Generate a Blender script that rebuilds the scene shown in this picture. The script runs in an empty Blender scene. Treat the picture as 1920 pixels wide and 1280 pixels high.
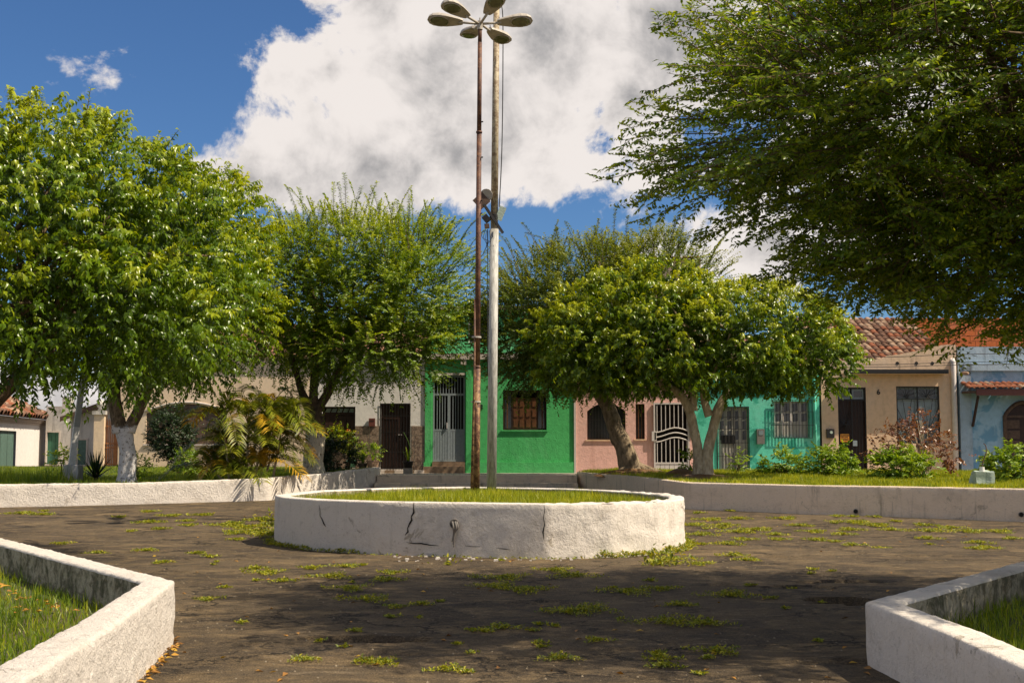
import bpy, math, random
import numpy as np
from mathutils import Vector, Matrix, noise as mnoise

random.seed(7)
rng = np.random.default_rng(7)
scn = bpy.context.scene
col = scn.collection

# ------------------------------------------------------------------ camera
FPX, CAMH, PITCH = 2400.0, 1.6, math.atan2(198, 2400)
cam_d = bpy.data.cameras.new('camera')
cam_d.sensor_width = 36.0
cam_d.lens = 36.0 * FPX / 1920.0
cam_d.clip_start, cam_d.clip_end = 0.1, 5000
cam = bpy.data.objects.new('camera', cam_d)
cam.location = (0, 0, CAMH)
cam.rotation_euler = (math.pi / 2 + PITCH, 0, 0)
col.objects.link(cam)
scn.camera = cam

def ray(x, y):
    a, b = (x - 960) / FPX, (640 - y) / FPX
    return Vector((a, math.cos(PITCH) - b * math.sin(PITCH), math.sin(PITCH) + b * math.cos(PITCH)))

def at(x, y, Y):
    d = ray(x, y)
    return Vector((0, 0, CAMH)) + d * (Y / d.y)

# ------------------------------------------------------------------ light and sky
SUN_VEC = Vector((7.3, -2.35, 9.4)).normalized()
SUN_EL = math.asin(SUN_VEC.z)
SUN_AZ = math.atan2(SUN_VEC.x, SUN_VEC.y)
sun_d = bpy.data.lights.new('sun', 'SUN')
sun_d.energy = 4.3
sun_d.angle = math.radians(0.53)
sun_d.color = (1.0, 0.875, 0.69)
sun = bpy.data.objects.new('sun', sun_d)
sun.rotation_euler = (-SUN_VEC).to_track_quat('-Z', 'Y').to_euler()
sun.location = (20, -8, 30)
col.objects.link(sun)

world = bpy.data.worlds.new('World')
scn.world = world
world.use_nodes = True
SKY_STRENGTH = 0.07

def build_world():
    nt = world.node_tree
    nt.nodes.clear()
    N = nt.nodes.new
    L = nt.links.new
    out = N('ShaderNodeOutputWorld')
    bg = N('ShaderNodeBackground')
    bg.inputs['Strength'].default_value = SKY_STRENGTH
    L(bg.outputs[0], out.inputs[0])
    sky = N('ShaderNodeTexSky')
    sky.sky_type = 'NISHITA'
    sky.sun_disc = False
    sky.sun_elevation = SUN_EL
    sky.sun_rotation = SUN_AZ
    sky.air_density = 1.0
    sky.dust_density = 0.3
    sky.ozone_density = 2.5
    tint = N('ShaderNodeMix'); tint.data_type = 'RGBA'; tint.blend_type = 'MULTIPLY'
    tint.inputs[0].default_value = 1.0
    L(sky.outputs[0], tint.inputs[6])
    tint.inputs[7].default_value = (0.45, 0.655, 0.90, 1)
    tc = N('ShaderNodeTexCoord')
    def math_(op, a, b=None, clamp=False):
        n = N('ShaderNodeMath'); n.operation = op; n.use_clamp = clamp
        for i, v in enumerate((a, b)):
            if v is None: continue
            if isinstance(v, (int, float)): n.inputs[i].default_value = v
            else: L(v, n.inputs[i])
        return n.outputs[0]
    def noise(scale, detail, rough, off=(0, 0, 0), dist=0.0):
        mp = N('ShaderNodeMapping'); mp.inputs['Location'].default_value = off
        L(tc.outputs['Generated'], mp.inputs[0])
        n = N('ShaderNodeTexNoise'); n.inputs['Scale'].default_value = scale
        n.inputs['Detail'].default_value = detail; n.inputs['Roughness'].default_value = rough
        n.inputs['Distortion'].default_value = dist
        L(mp.outputs[0], n.inputs['Vector'])
        return n.outputs[0]
    # cumulus bank: soft ellipses in direction space
    blobs = [(810, 150, 255, 215), (690, 315, 255, 105), (900, 300, 260, 110), (1130, 120, 330, 190),
             (1020, 230, 230, 140), (1330, 60, 260, 190), (575, 130, 75, 60), (1450, 470, 170, 90), (470, 335, 150, 40),
             (1280, 500, 120, 50), (150, 790, 240, 110), (1700, 250, 260, 200)]
    field = None
    for (x, y, rx, ry) in blobs:
        c = ray(x, y).normalized()
        s = N('ShaderNodeVectorMath'); s.operation = 'SUBTRACT'
        L(tc.outputs['Generated'], s.inputs[0]); s.inputs[1].default_value = c
        m = N('ShaderNodeVectorMath'); m.operation = 'MULTIPLY'
        L(s.outputs[0], m.inputs[0]); m.inputs[1].default_value = (FPX / rx, FPX / rx, FPX / ry)
        ln = N('ShaderNodeVectorMath'); ln.operation = 'LENGTH'
        L(m.outputs[0], ln.inputs[0])
        v = math_('SUBTRACT', 1.16, ln.outputs['Value'])
        v = math_('MAXIMUM', v, -0.6)
        if field is None: field = v
        else:
            n = N('ShaderNodeMath'); n.operation = 'SMOOTH_MAX'
            L(field, n.inputs[0]); L(v, n.inputs[1]); n.inputs[2].default_value = 0.25
            field = n.outputs[0]
    # unseen broken cumulus over the rest of the sky, cover raised for ambient fill
    low = noise(2.2, 2, 0.5, (3.1, 0.4, 1.7))
    rest = math_('MULTIPLY', math_('SUBTRACT', low, 0.47), 6.0)
    sepd = N('ShaderNodeSeparateXYZ'); L(tc.outputs['Generated'], sepd.inputs[0])
    front = math_('MULTIPLY', math_('SUBTRACT', sepd.outputs[1], 0.85), 12.0, True)   # cumulus bank stands on this side
    rest = math_('SUBTRACT', rest, math_('MULTIPLY', front, 2.0))
    field = math_('MAXIMUM', field, rest)
    n1 = noise(9, 9, 0.62, (0.3, 0, 0.2), 0.25)
    n2 = noise(26, 7, 0.6, (1.3, 2, 0.2))
    dens = math_('ADD', field, math_('MULTIPLY', math_('SUBTRACT', n1, 0.5), 3.5))
    dens = math_('ADD', dens, math_('MULTIPLY', math_('SUBTRACT', n2, 0.5), 0.9))
    mr = N('ShaderNodeMapRange'); mr.interpolation_type = 'SMOOTHSTEP'
    L(dens, mr.inputs[0]); mr.inputs[1].default_value = 0.05; mr.inputs[2].default_value = 0.36
    mask = mr.outputs[0]
    # thick middles are greyer, edges turned to the sun bright
    th = N('ShaderNodeMapRange'); th.interpolation_type = 'SMOOTHSTEP'
    n3 = noise(4.2, 4, 0.5, (0.16, -0.05, 0.2))
    thick = math_('ADD', math_('MULTIPLY', dens, 0.6), math_('MULTIPLY', math_('SUBTRACT', n3, 0.5), 3.0))
    n4 = noise(17, 10, 0.58, (0.11, -0.03, 0.3), 0.25)
    thick = math_('ADD', thick, math_('MULTIPLY', math_('SUBTRACT', n4, 0.5), 3.4))
    L(thick, th.inputs[0]); th.inputs[1].default_value = 0.0; th.inputs[2].default_value = 1.6
    cc = N('ShaderNodeMix'); cc.data_type = 'RGBA'
    L(th.outputs[0], cc.inputs[0])
    k = 1.0 / SKY_STRENGTH
    cc.inputs[6].default_value = (0.58 * k, 0.54 * k, 0.515 * k, 1)
    cc.inputs[7].default_value = (0.175 * k, 0.175 * k, 0.182 * k, 1)
    mx = N('ShaderNodeMix'); mx.data_type = 'RGBA'
    L(mask, mx.inputs[0]); L(tint.outputs[2], mx.inputs[6]); L(cc.outputs[2], mx.inputs[7])
    L(mx.outputs[2], bg.inputs[0])
build_world()

scn.view_settings.view_transform = 'Standard'
scn.view_settings.look = 'None'
scn.view_settings.gamma = 1.0
scn.view_settings.use_curve_mapping = False
scn.view_settings.exposure = 0.6
scn.render.engine = 'CYCLES'
scn.cycles.max_bounces = 6
scn.cycles.transparent_max_bounces = 4

# ------------------------------------------------------------------ materials
class NT:
    def __init__(s, name):
        s.m = bpy.data.materials.new(name); s.m.use_nodes = True
        s.nt = s.m.node_tree; s.p = s.nt.nodes['Principled BSDF']; s.out = s.nt.nodes['Material Output']
        s.tc = s.nt.nodes.new('ShaderNodeTexCoord')
        s.geo = s.nt.nodes.new('ShaderNodeNewGeometry')
    def L(s, a, b): s.nt.links.new(a, b)
    def noise(s, scale, detail=5, rough=0.6, dist=0.0, stretch=None):
        n = s.nt.nodes.new('ShaderNodeTexNoise')
        n.inputs['Scale'].default_value = scale; n.inputs['Detail'].default_value = detail
        n.inputs['Roughness'].default_value = rough; n.inputs['Distortion'].default_value = dist
        src = s.geo.outputs['Position']
        if stretch:
            mp = s.nt.nodes.new('ShaderNodeMapping'); mp.inputs['Scale'].default_value = stretch
            s.L(src, mp.inputs[0]); src = mp.outputs[0]
        s.L(src, n.inputs['Vector'])
        return n.outputs[0]
    def ramp(s, v, lo, hi, smooth=True):
        r = s.nt.nodes.new('ShaderNodeMapRange')
        if smooth: r.interpolation_type = 'SMOOTHSTEP'
        s.L(v, r.inputs[0]); r.inputs[1].default_value = lo; r.inputs[2].default_value = hi
        return r.outputs[0]
    def mix(s, f, a, b, mode='MIX'):
        n = s.nt.nodes.new('ShaderNodeMix'); n.data_type = 'RGBA'; n.blend_type = mode
        for sock, v in ((n.inputs[0], f), (n.inputs[6], a), (n.inputs[7], b)):
            if isinstance(v, (int, float)): sock.default_value = v
            elif isinstance(v, tuple): sock.default_value = (*v, 1)
            else: s.L(v, sock)
        return n.outputs[2]
    def math(s, op, a, b=None):
        n = s.nt.nodes.new('ShaderNodeMath'); n.operation = op
        for i, v in enumerate((a, b)):
            if v is None: continue
            if isinstance(v, (int, float)): n.inputs[i].default_value = v
            else: s.L(v, n.inputs[i])
        return n.outputs[0]
    def bump(s, h, dist, strength=1.0):
        b = s.nt.nodes.new('ShaderNodeBump'); b.inputs['Distance'].default_value = dist
        b.inputs['Strength'].default_value = strength
        s.L(h, b.inputs['Height']); s.L(b.outputs[0], s.p.inputs['Normal'])
    def z(s):
        n = s.nt.nodes.new('ShaderNodeSeparateXYZ'); s.L(s.geo.outputs['Position'], n.inputs[0])
        return n.outputs[2]

def dk(c, f): return tuple(v * f for v in c)

def stucco(name, c, dirt=(0.12, 0.10, 0.08), amt=0.35, bump=0.004, bscale=40, rough=0.9, streak=0.28, patch=None):
    t = NT(name)
    a = t.ramp(t.noise(0.9, 6, 0.65, 0.4), 0.5, 0.85)
    b = t.ramp(t.noise(7, 6, 0.7), 0.35, 0.8)
    cc = t.mix(b, c, dk(c, 0.80))
    fd = t.ramp(t.noise(0.6, 7, 0.7, 0.6), 0.45, 0.75)
    cc = t.mix(t.math('MULTIPLY', fd, 0.35), cc, tuple(0.55 * v + 0.32 for v in c))
    if patch:
        cc = t.mix(t.ramp(t.noise(1.6, 5, 0.6, 0.5), 0.52, 0.6), cc, patch)
    cc = t.mix(t.math('MULTIPLY', a, amt), cc, dirt)
    if streak:
        st = t.ramp(t.noise(1.0, 5, 0.6, 0.0, (3.5, 3.5, 0.35)), 0.52, 0.75)
        cc = t.mix(t.math('MULTIPLY', st, streak), cc, dirt)
    t.L(cc, t.p.inputs['Base Color'])
    t.p.inputs['Roughness'].default_value = rough
    t.p.inputs['Specular IOR Level'].default_value = 0.2
    t.bump(t.math('ADD', t.noise(bscale, 4, 0.6), t.math('MULTIPLY', t.noise(bscale * 0.25, 4, 0.6), 1.5)), bump)
    return t.m

def plain(name, c, rough=0.6, metal=0.0, var=0.25, scale=14, spec=0.4, bump=0.0):
    t = NT(name)
    v = t.ramp(t.noise(scale, 5, 0.65), 0.3, 0.75)
    t.L(t.mix(v, c, dk(c, 1 - var)), t.p.inputs['Base Color'])
    t.p.inputs['Roughness'].default_value = rough
    t.p.inputs['Metallic'].default_value = metal
    t.p.inputs['Specular IOR Level'].default_value = spec
    if bump: t.bump(t.noise(scale * 3, 4, 0.6), bump)
    return t.m

def leafmat(name, dark, mid, bright_end, rough=0.38, trans=0.35, tcol=None, spec=0.5):
    t = NT(name)
    at_ = t.nt.nodes.new('ShaderNodeAttribute'); at_.attribute_name = 'rnd'
    cr = t.nt.nodes.new('ShaderNodeValToRGB')
    e = cr.color_ramp.elements
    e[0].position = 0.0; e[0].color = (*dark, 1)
    e[1].position = 1.0; e[1].color = (*bright_end, 1)  # bright end of the ramp: twig tips and clump tops painted as sunlit
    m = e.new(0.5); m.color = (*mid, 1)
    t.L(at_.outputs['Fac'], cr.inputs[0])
    t.L(cr.outputs[0], t.p.inputs['Base Color'])
    t.p.inputs['Roughness'].default_value = rough
    t.p.inputs['Specular IOR Level'].default_value = spec
    tr = t.nt.nodes.new('ShaderNodeBsdfTranslucent')
    t.L(t.mix(1.0, cr.outputs[0], tcol or (1.5, 1.35, 0.5), 'MULTIPLY'), tr.inputs[0])
    ms = t.nt.nodes.new('ShaderNodeMixShader'); ms.inputs[0].default_value = trans
    t.L(t.p.outputs[0], ms.inputs[1]); t.L(tr.outputs[0], ms.inputs[2])
    t.L(ms.outputs[0], t.out.inputs[0])
    return t.m

M = {}
def whitewash(name, rough_amp, moss=0.5, c=(0.74, 0.675, 0.60)):
    t = NT(name)
    f = t.noise(24, 6, 0.65)
    d1 = t.ramp(t.noise(1.3, 7, 0.68, 0.5), 0.50, 0.80)
    d2 = t.ramp(t.noise(9, 6, 0.7, 0.3), 0.54, 0.78)
    st = t.ramp(t.noise(1.0, 5, 0.65, 0.0, (6, 6, 0.7)), 0.53, 0.75)
    cc = t.mix(t.math('MULTIPLY', d1, 0.55), c, (0.40, 0.33, 0.25))
    cc = t.mix(t.math('MULTIPLY', d2, 0.5), cc, (0.30, 0.26, 0.20))
    cc = t.mix(t.math('MULTIPLY', st, moss), cc, (0.16, 0.14, 0.10))
    sp = t.ramp(t.noise(36, 6, 0.7), 0.61, 0.69)
    cc = t.mix(t.math('MULTIPLY', sp, 0.6), cc, (0.10, 0.085, 0.06))
    pl = t.math('MULTIPLY', t.ramp(t.noise(2.6, 8, 0.72, 0.9), 0.605, 0.62), t.ramp(t.noise(0.7, 3, 0.5), 0.45, 0.6))
    cc = t.mix(t.math('MULTIPLY', pl, 0.75), cc, (0.40, 0.34, 0.26))
    wt = t.ramp(t.noise(17, 7, 0.75, 0.6), 0.60, 0.68)
    cc = t.mix(t.math('MULTIPLY', wt, 0.35), cc, (0.48, 0.40, 0.31))
    t.L(cc, t.p.inputs['Base Color'])
    t.p.inputs['Roughness'].default_value = 0.92
    t.p.inputs['Specular IOR Level'].default_value = 0.15
    hh = t.math('ADD', t.math('MULTIPLY', f, 0.9), t.math('MULTIPLY', t.noise(11, 8, 0.72, 0.5), 1.3))
    hh = t.math('ADD', hh, t.math('MULTIPLY', t.noise(70, 4, 0.6), 0.35))
    t.bump(t.math('SUBTRACT', hh, t.math('MULTIPLY', pl, 0.35)), rough_amp)
    return t.m
M['wash'] = whitewash('whitewash', 0.013, 0.22)
M['wash_rough'] = whitewash('rough_whitewash', 0.023, 0.15)
M['wash_old'] = whitewash('stained_whitewash', 0.012, 0.7, (0.74, 0.61, 0.47))
def inner_face():
    t = NT('mossy_masonry')
    a = t.ramp(t.noise(5, 6, 0.7, 0.4), 0.42, 0.62)
    b = t.ramp(t.noise(11, 6, 0.7), 0.45, 0.66)
    cc = t.mix(a, (0.44, 0.38, 0.27), (0.13, 0.11, 0.065))
    cc = t.mix(t.math('MULTIPLY', b, 0.7), cc, (0.07, 0.075, 0.03))
    t.L(cc, t.p.inputs['Base Color']); t.p.inputs['Roughness'].default_value = 0.95
    t.bump(t.noise(9, 6, 0.65, 0.5), 0.05)
    return t.m
M['inner'] = inner_face()

def asphalt():
    t = NT('worn_asphalt')
    g = t.noise(75, 5, 0.75)
    g2 = t.noise(260, 2, 0.5)
    big = t.ramp(t.noise(0.45, 6, 0.65, 0.6), 0.38, 0.68)
    midn = t.ramp(t.noise(2.3, 8, 0.75, 0.5), 0.44, 0.64)
    dust = t.ramp(t.noise(0.8, 9, 0.75, 0.9, (1, 1.7, 1)), 0.50, 0.64)
    c = t.mix(big, (0.090, 0.066, 0.041), (0.200, 0.146, 0.085))
    c = t.mix(t.math('MULTIPLY', midn, 0.75), c, (0.235, 0.163, 0.083))
    c = t.mix(t.math('MULTIPLY', t.ramp(t.noise(5.5, 8, 0.78, 0.8), 0.54, 0.62), 0.7), c, (0.034, 0.027, 0.02))
    c = t.mix(t.math('MULTIPLY', dust, 0.8), c, (0.36, 0.25, 0.125))
    sc = t.ramp(t.noise(3.0, 9, 0.78, 1.2, (0.6, 2.8, 1)), 0.58, 0.64)
    c = t.mix(t.math('MULTIPLY', sc, 0.7), c, (0.44, 0.33, 0.20))
    c = t.mix(t.math('MULTIPLY', t.ramp(g, 0.47, 0.58), 0.72), c, (0.024, 0.019, 0.015))
    c = t.mix(t.math('MULTIPLY', t.ramp(t.noise(38, 6, 0.8), 0.57, 0.66), 0.65), c, (0.32, 0.23, 0.135))
    c = t.mix(t.math('MULTIPLY', t.ramp(g2, 0.64, 0.72), 0.6), c, (0.42, 0.35, 0.26))
    # cracks
    v = t.nt.nodes.new('ShaderNodeTexVoronoi'); v.feature = 'DISTANCE_TO_EDGE'; v.inputs['Scale'].default_value = 0.55
    nz = t.nt.nodes.new('ShaderNodeTexNoise'); nz.inputs['Scale'].default_value = 1.4; nz.inputs['Detail'].default_value = 7
    nz.inputs['Roughness'].default_value = 0.7
    t.L(t.geo.outputs['Position'], nz.inputs['Vector'])
    vm = t.nt.nodes.new('ShaderNodeVectorMath'); vm.operation = 'MULTIPLY_ADD'
    t.L(nz.outputs['Color'], vm.inputs[0]); vm.inputs[1].default_value = (1.6, 1.6, 1.6); t.L(t.geo.outputs['Position'], vm.inputs[2])
    t.L(vm.outputs[0], v.inputs['Vector'])
    ck = t.ramp(v.outputs['Distance'], 0.018, 0.004)
    ck = t.math('MULTIPLY', ck, t.ramp(t.noise(0.8, 3, 0.5), 0.42, 0.54))
    c = t.mix(t.math('MULTIPLY', ck, 0.85), c, (0.018, 0.015, 0.012))
    t.L(c, t.p.inputs['Base Color'])
    t.p.inputs['Roughness'].default_value = 0.88
    t.p.inputs['Specular IOR Level'].default_value = 0.25
    h = t.math('ADD', g, t.math('MULTIPLY', t.noise(6, 6, 0.7), 2.2))
    h = t.math('SUBTRACT', h, t.math('MULTIPLY', ck, 1.2))
    t.bump(h, 0.028)
    return t.m
M['asphalt'] = asphalt()
def soil():
    t = NT('grassy_soil')
    a = t.ramp(t.noise(2.2, 6, 0.7), 0.4, 0.65)
    b = t.ramp(t.noise(14, 5, 0.7), 0.4, 0.65)
    c = t.mix(a, (0.075, 0.10, 0.022), (0.10, 0.075, 0.035))
    c = t.mix(t.math('MULTIPLY', b, 0.5), c, (0.05, 0.042, 0.022))
    t.L(c, t.p.inputs['Base Color']); t.p.inputs['Roughness'].default_value = 0.95
    t.bump(t.noise(18, 5, 0.7), 0.03)
    return t.m
M['soil'] = soil()
M['earth'] = stucco('bare_red_earth', (0.20, 0.11, 0.05), (0.09, 0.05, 0.025), 0.6, 0.02, 22)
M['pave'] = stucco('concrete_paving', (0.34, 0.30, 0.25), (0.12, 0.10, 0.08), 0.6, 0.006, 30)

M['green'] = stucco('green_paint', (0.09, 0.47, 0.15), (0.03, 0.20, 0.05), 0.18, 0.006, 26)
M['green_up'] = stucco('light_green_paint', (0.10, 0.50, 0.20), (0.05, 0.3, 0.12), 0.2, 0.004, 26)
M['pink'] = stucco('pink_paint', (0.82, 0.49, 0.42), (0.45, 0.22, 0.18), 0.25, 0.006, 26)
M['teal'] = stucco('teal_paint', (0.13, 0.62, 0.44), (0.04, 0.25, 0.17), 0.25, 0.004, 26, patch=(0.05, 0.37, 0.25))
M['beige'] = stucco('beige_paint', (0.74, 0.51, 0.33), (0.40, 0.27, 0.17), 0.2, 0.003, 26)
M['beige_up'] = stucco('streaked_beige_paint', (0.72, 0.52, 0.35), (0.16, 0.11, 0.08), 0.4, 0.004, 26, streak=0.8)
M['blue'] = stucco('weathered_blue_paint', (0.32, 0.49, 0.62), (0.16, 0.2, 0.22), 0.5, 0.006, 22, patch=(0.16, 0.33, 0.48))
M['blue_up'] = stucco('blackened_blue_paint', (0.36, 0.46, 0.55), (0.08, 0.09, 0.10), 0.7, 0.006, 22, streak=0.8)
M['white'] = stucco('white_wall_paint', (0.82, 0.78, 0.73), (0.58, 0.52, 0.45), 0.3, 0.003, 26)
M['white_old'] = stucco('blackened_white_paint', (0.60, 0.56, 0.50), (0.07, 0.06, 0.05), 0.75, 0.006, 20, streak=0.7)
M['cream'] = stucco('cream_wall_paint', (0.78, 0.60, 0.41), (0.42, 0.31, 0.21), 0.25, 0.003, 26)
M['band'] = stucco('pale_band', (0.60, 0.52, 0.45), (0.3, 0.26, 0.2), 0.3, 0.003, 30)
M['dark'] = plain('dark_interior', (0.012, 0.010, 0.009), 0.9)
M['wood'] = plain('varnished_wood', (0.15, 0.058, 0.022), 0.45, 0, 0.5, 9)
M['wood_dark'] = plain('dark_wood', (0.045, 0.018, 0.011), 0.55, 0, 0.5, 9)
M['wood_gate'] = plain('orange_wood', (0.40, 0.16, 0.055), 0.6, 0, 0.4, 8)
M['wood_old'] = plain('weathered_wood', (0.13, 0.08, 0.055), 0.75, 0, 0.5, 12)
M['green_wood'] = plain('green_painted_wood', (0.05, 0.17, 0.10), 0.6, 0, 0.35, 6)
M['grey_green_wood'] = plain('grey_green_wood', (0.11, 0.19, 0.15), 0.65, 0, 0.35, 6)
M['grey_metal'] = plain('grey_metal_paint', (0.27, 0.31, 0.33), 0.5, 0.0, 0.2)
M['white_metal'] = plain('white_metal_paint', (0.66, 0.60, 0.56), 0.5, 0.0, 0.15)
M['black_metal'] = plain('black_iron', (0.020, 0.017, 0.016), 0.5, 0.0, 0.4)
M['door_white'] = plain('off_white_door_paint', (0.48, 0.44, 0.38), 0.6, 0, 0.25, 6)
M['glass_dark'] = plain('dark_glass', (0.03, 0.035, 0.04), 0.12, 0, 0.2, 3, 0.6)
M['glass_pale'] = plain('pale_curtained_glass', (0.22, 0.27, 0.28), 0.2, 0, 0.3, 4, 0.6)
M['glass_green'] = plain('frosted_green_glass', (0.28, 0.34, 0.28), 0.3, 0, 0.4, 6)
M['plastic'] = plain('grey_plastic', (0.20, 0.18, 0.16), 0.5)
M['red_box'] = plain('brown_metal_box', (0.16, 0.05, 0.035), 0.5)
M['orange_sign'] = plain('orange_sign_plate', (0.65, 0.26, 0.03), 0.5, 0, 0.2)
M['tile'] = plain('fired_clay_tile', (0.36, 0.13, 0.065), 0.85, 0, 0.6, 5, 0.2, 0.004)
M['tile_old'] = plain('blackened_clay_tile', (0.24, 0.13, 0.085), 0.9, 0, 0.75, 5, 0.2, 0.004)
M['tile_pale'] = plain('pale_clay_tile', (0.45, 0.30, 0.20), 0.9, 0, 0.6, 5, 0.2, 0.004)
M['roof_dark'] = plain('roof_underlay', (0.06, 0.035, 0.025), 0.95)
M['brick'] = stucco('orange_brick', (0.62, 0.17, 0.055), (0.35, 0.10, 0.04), 0.3, 0.004, 40)
M['mortar'] = stucco('mortar', (0.36, 0.25, 0.17), (0.2, 0.14, 0.1), 0.4, 0.004, 40)
def walltile():
    t = NT('marbled_wall_tile')
    v = t.ramp(t.noise(9, 6, 0.7, 1.2), 0.4, 0.62)
    c = t.mix(v, (0.30, 0.22, 0.16), (0.10, 0.065, 0.045))
    t.L(c, t.p.inputs['Base Color']); t.p.inputs['Roughness'].default_value = 0.3
    return t.m
M['walltile'] = walltile()
M['grout'] = plain('grout', (0.50, 0.45, 0.38), 0.9)
M['steptile'] = plain('brown_step_tile', (0.28, 0.19, 0.12), 0.6, 0, 0.5, 6)
def rust():
    t = NT('rusty_painted_steel')
    a = t.ramp(t.noise(6, 6, 0.7, 0.4), 0.4, 0.6)
    b = t.ramp(t.noise(22, 5, 0.7), 0.5, 0.66)
    c = t.mix(a, (0.085, 0.034, 0.022), (0.19, 0.085, 0.042))
    c = t.mix(b, c, (0.045, 0.022, 0.015))
    low = t.math('MULTIPLY', t.ramp(t.z(), 4.2, 2.5), t.ramp(t.noise(10, 5, 0.7), 0.46, 0.58))
    c = t.mix(low, c, (0.34, 0.20, 0.09))
    t.L(c, t.p.inputs['Base Color']); t.p.inputs['Roughness'].default_value = 0.65
    t.bump(t.noise(24, 5, 0.7), 0.006)
    return t.m
M['rust'] = rust()
def polepaint():
    t = NT('weathered_grey_pole_paint')
    hi = t.ramp(t.math('ADD', t.z(), t.math('MULTIPLY', t.noise(3, 4, 0.6), 1.2)), 6.6, 7.0)
    a = t.ramp(t.noise(8, 6, 0.7, 0.3, (3, 3, 0.6)), 0.42, 0.62)
    c = t.mix(a, (0.50, 0.49, 0.45), (0.30, 0.29, 0.26))
    c2 = t.mix(t.ramp(t.noise(12, 6, 0.7), 0.42, 0.6), (0.44, 0.37, 0.24), (0.22, 0.15, 0.085))
    t.L(t.mix(hi, c, c2), t.p.inputs['Base Color']); t.p.inputs['Roughness'].default_value = 0.6
    return t.m
M['pole'] = polepaint()
M['lamp'] = plain('aged_lamp_aluminium', (0.52, 0.47, 0.40), 0.5, 0.0, 0.3)
M['lens'] = plain('yellowed_lens', (0.17, 0.175, 0.075), 0.15, 0, 0.5, 9, 0.7)
M['cable'] = plain('black_cable', (0.02, 0.02, 0.02), 0.6)
M['grit'] = plain('tan_grit', (0.30, 0.24, 0.16), 0.9, 0, 0.6, 30)
M['concrete'] = stucco('grey_concrete', (0.40, 0.40, 0.38), (0.2, 0.19, 0.17), 0.4, 0.006, 30)
M['concrete_white'] = plain('white_painted_concrete', (0.70, 0.68, 0.64), 0.8, 0, 0.2)
M['mint'] = stucco('mint_painted_concrete', (0.42, 0.50, 0.42), (0.3, 0.34, 0.28), 0.4, 0.004, 30)
M['terracotta'] = plain('terracotta', (0.42, 0.27, 0.18), 0.85)
M['pot_green'] = plain('green_plastic_pot', (0.13, 0.34, 0.20), 0.5)
M['pot_black'] = plain('black_plastic_pot', (0.03, 0.028, 0.025), 0.5)

def bark(name, base, dark, paint=None, zlo=0, zhi=0):
    t = NT(name)
    n = t.ramp(t.noise(9, 7, 0.7, 0.5, (1, 1, 0.45)), 0.35, 0.68)
    c = t.mix(n, base, dark)
    if paint:
        w = t.ramp(t.math('ADD', t.z(), t.math('MULTIPLY', t.noise(6, 5, 0.7), 0.5)), zhi + 0.3, zhi + 0.2)
        hole = t.ramp(t.noise(13, 6, 0.75, 0.3), 0.62, 0.54)
        c = t.mix(t.math('MULTIPLY', w, hole), c, paint)
    t.L(c, t.p.inputs['Base Color']); t.p.inputs['Roughness'].default_value = 0.9
    t.p.inputs['Specular IOR Level'].default_value = 0.2
    t.bump(t.noise(13, 6, 0.7, 0.4, (1, 1, 0.4)), 0.035)
    return t.m
M['bark'] = bark('grey_brown_bark', (0.20, 0.14, 0.085), (0.055, 0.04, 0.026))
M['bark_pale'] = bark('pale_smooth_bark', (0.56, 0.46, 0.31), (0.30, 0.23, 0.145))
M['bark_mid'] = bark('tan_rough_bark', (0.36, 0.275, 0.18), (0.13, 0.095, 0.06))
M['bark_painted'] = bark('whitewashed_bark', (0.20, 0.15, 0.095), (0.055, 0.04, 0.026), (0.55, 0.53, 0.52), 0, 2.15)
M['bark_lowpaint'] = bark('faded_whitewashed_bark', (0.14, 0.10, 0.065), (0.045, 0.034, 0.024), (0.60, 0.53, 0.42), 0, 2.1)
M['twig'] = plain('twig_bark', (0.13, 0.085, 0.045), 0.85)

M['leaf_ficus'] = leafmat('ficus_leaf', (0.022, 0.054, 0.003), (0.130, 0.222, 0.007), (0.44, 0.48, 0.016), 0.30, 0.42)
M['leaf_ficus2'] = leafmat('ficus_leaf_fine', (0.022, 0.054, 0.003), (0.140, 0.228, 0.007), (0.47, 0.49, 0.016), 0.30, 0.42)
M['leaf_feather'] = leafmat('feathery_leaf', (0.040, 0.085, 0.006), (0.130, 0.215, 0.010), (0.34, 0.39, 0.014), 0.36, 0.48)
M['leaf_arch'] = leafmat('small_arching_leaf', (0.034, 0.075, 0.005), (0.145, 0.235, 0.008), (0.40, 0.45, 0.014), 0.38, 0.45)
M['leaf_arch_dull'] = leafmat('small_dull_leaf', (0.026, 0.056, 0.006), (0.100, 0.150, 0.012), (0.27, 0.29, 0.016), 0.42, 0.40)
M['leaf_bush'] = leafmat('bush_leaf', (0.06, 0.13, 0.010), (0.15, 0.26, 0.014), (0.34, 0.42, 0.02), 0.40, 0.38)
M['leaf_dark'] = leafmat('dark_topiary_leaf', (0.010, 0.024, 0.006), (0.018, 0.040, 0.008), (0.035, 0.065, 0.010), 0.45, 0.2)
M['leaf_red'] = leafmat('bronze_leaf', (0.05, 0.03, 0.02), (0.17, 0.075, 0.045), (0.36, 0.20, 0.09), 0.28, 0.3, (1.4, 0.9, 0.4))
M['leaf_yellow'] = leafmat('yellow_variegated_leaf', (0.06, 0.10, 0.01), (0.22, 0.22, 0.015), (0.55, 0.42, 0.02), 0.4, 0.3)
M['frond_green'] = leafmat('palm_leaf_green', (0.06, 0.10, 0.01), (0.14, 0.18, 0.012), (0.32, 0.31, 0.02), 0.40, 0.3)
M['frond_gold'] = leafmat('palm_leaf_golden', (0.22, 0.16, 0.012), (0.46, 0.30, 0.02), (0.68, 0.40, 0.035), 0.45, 0.35)
M['flower'] = leafmat('red_flower', (0.25, 0.03, 0.02), (0.45, 0.06, 0.03), (0.6, 0.22, 0.05), 0.5, 0.2)
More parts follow.
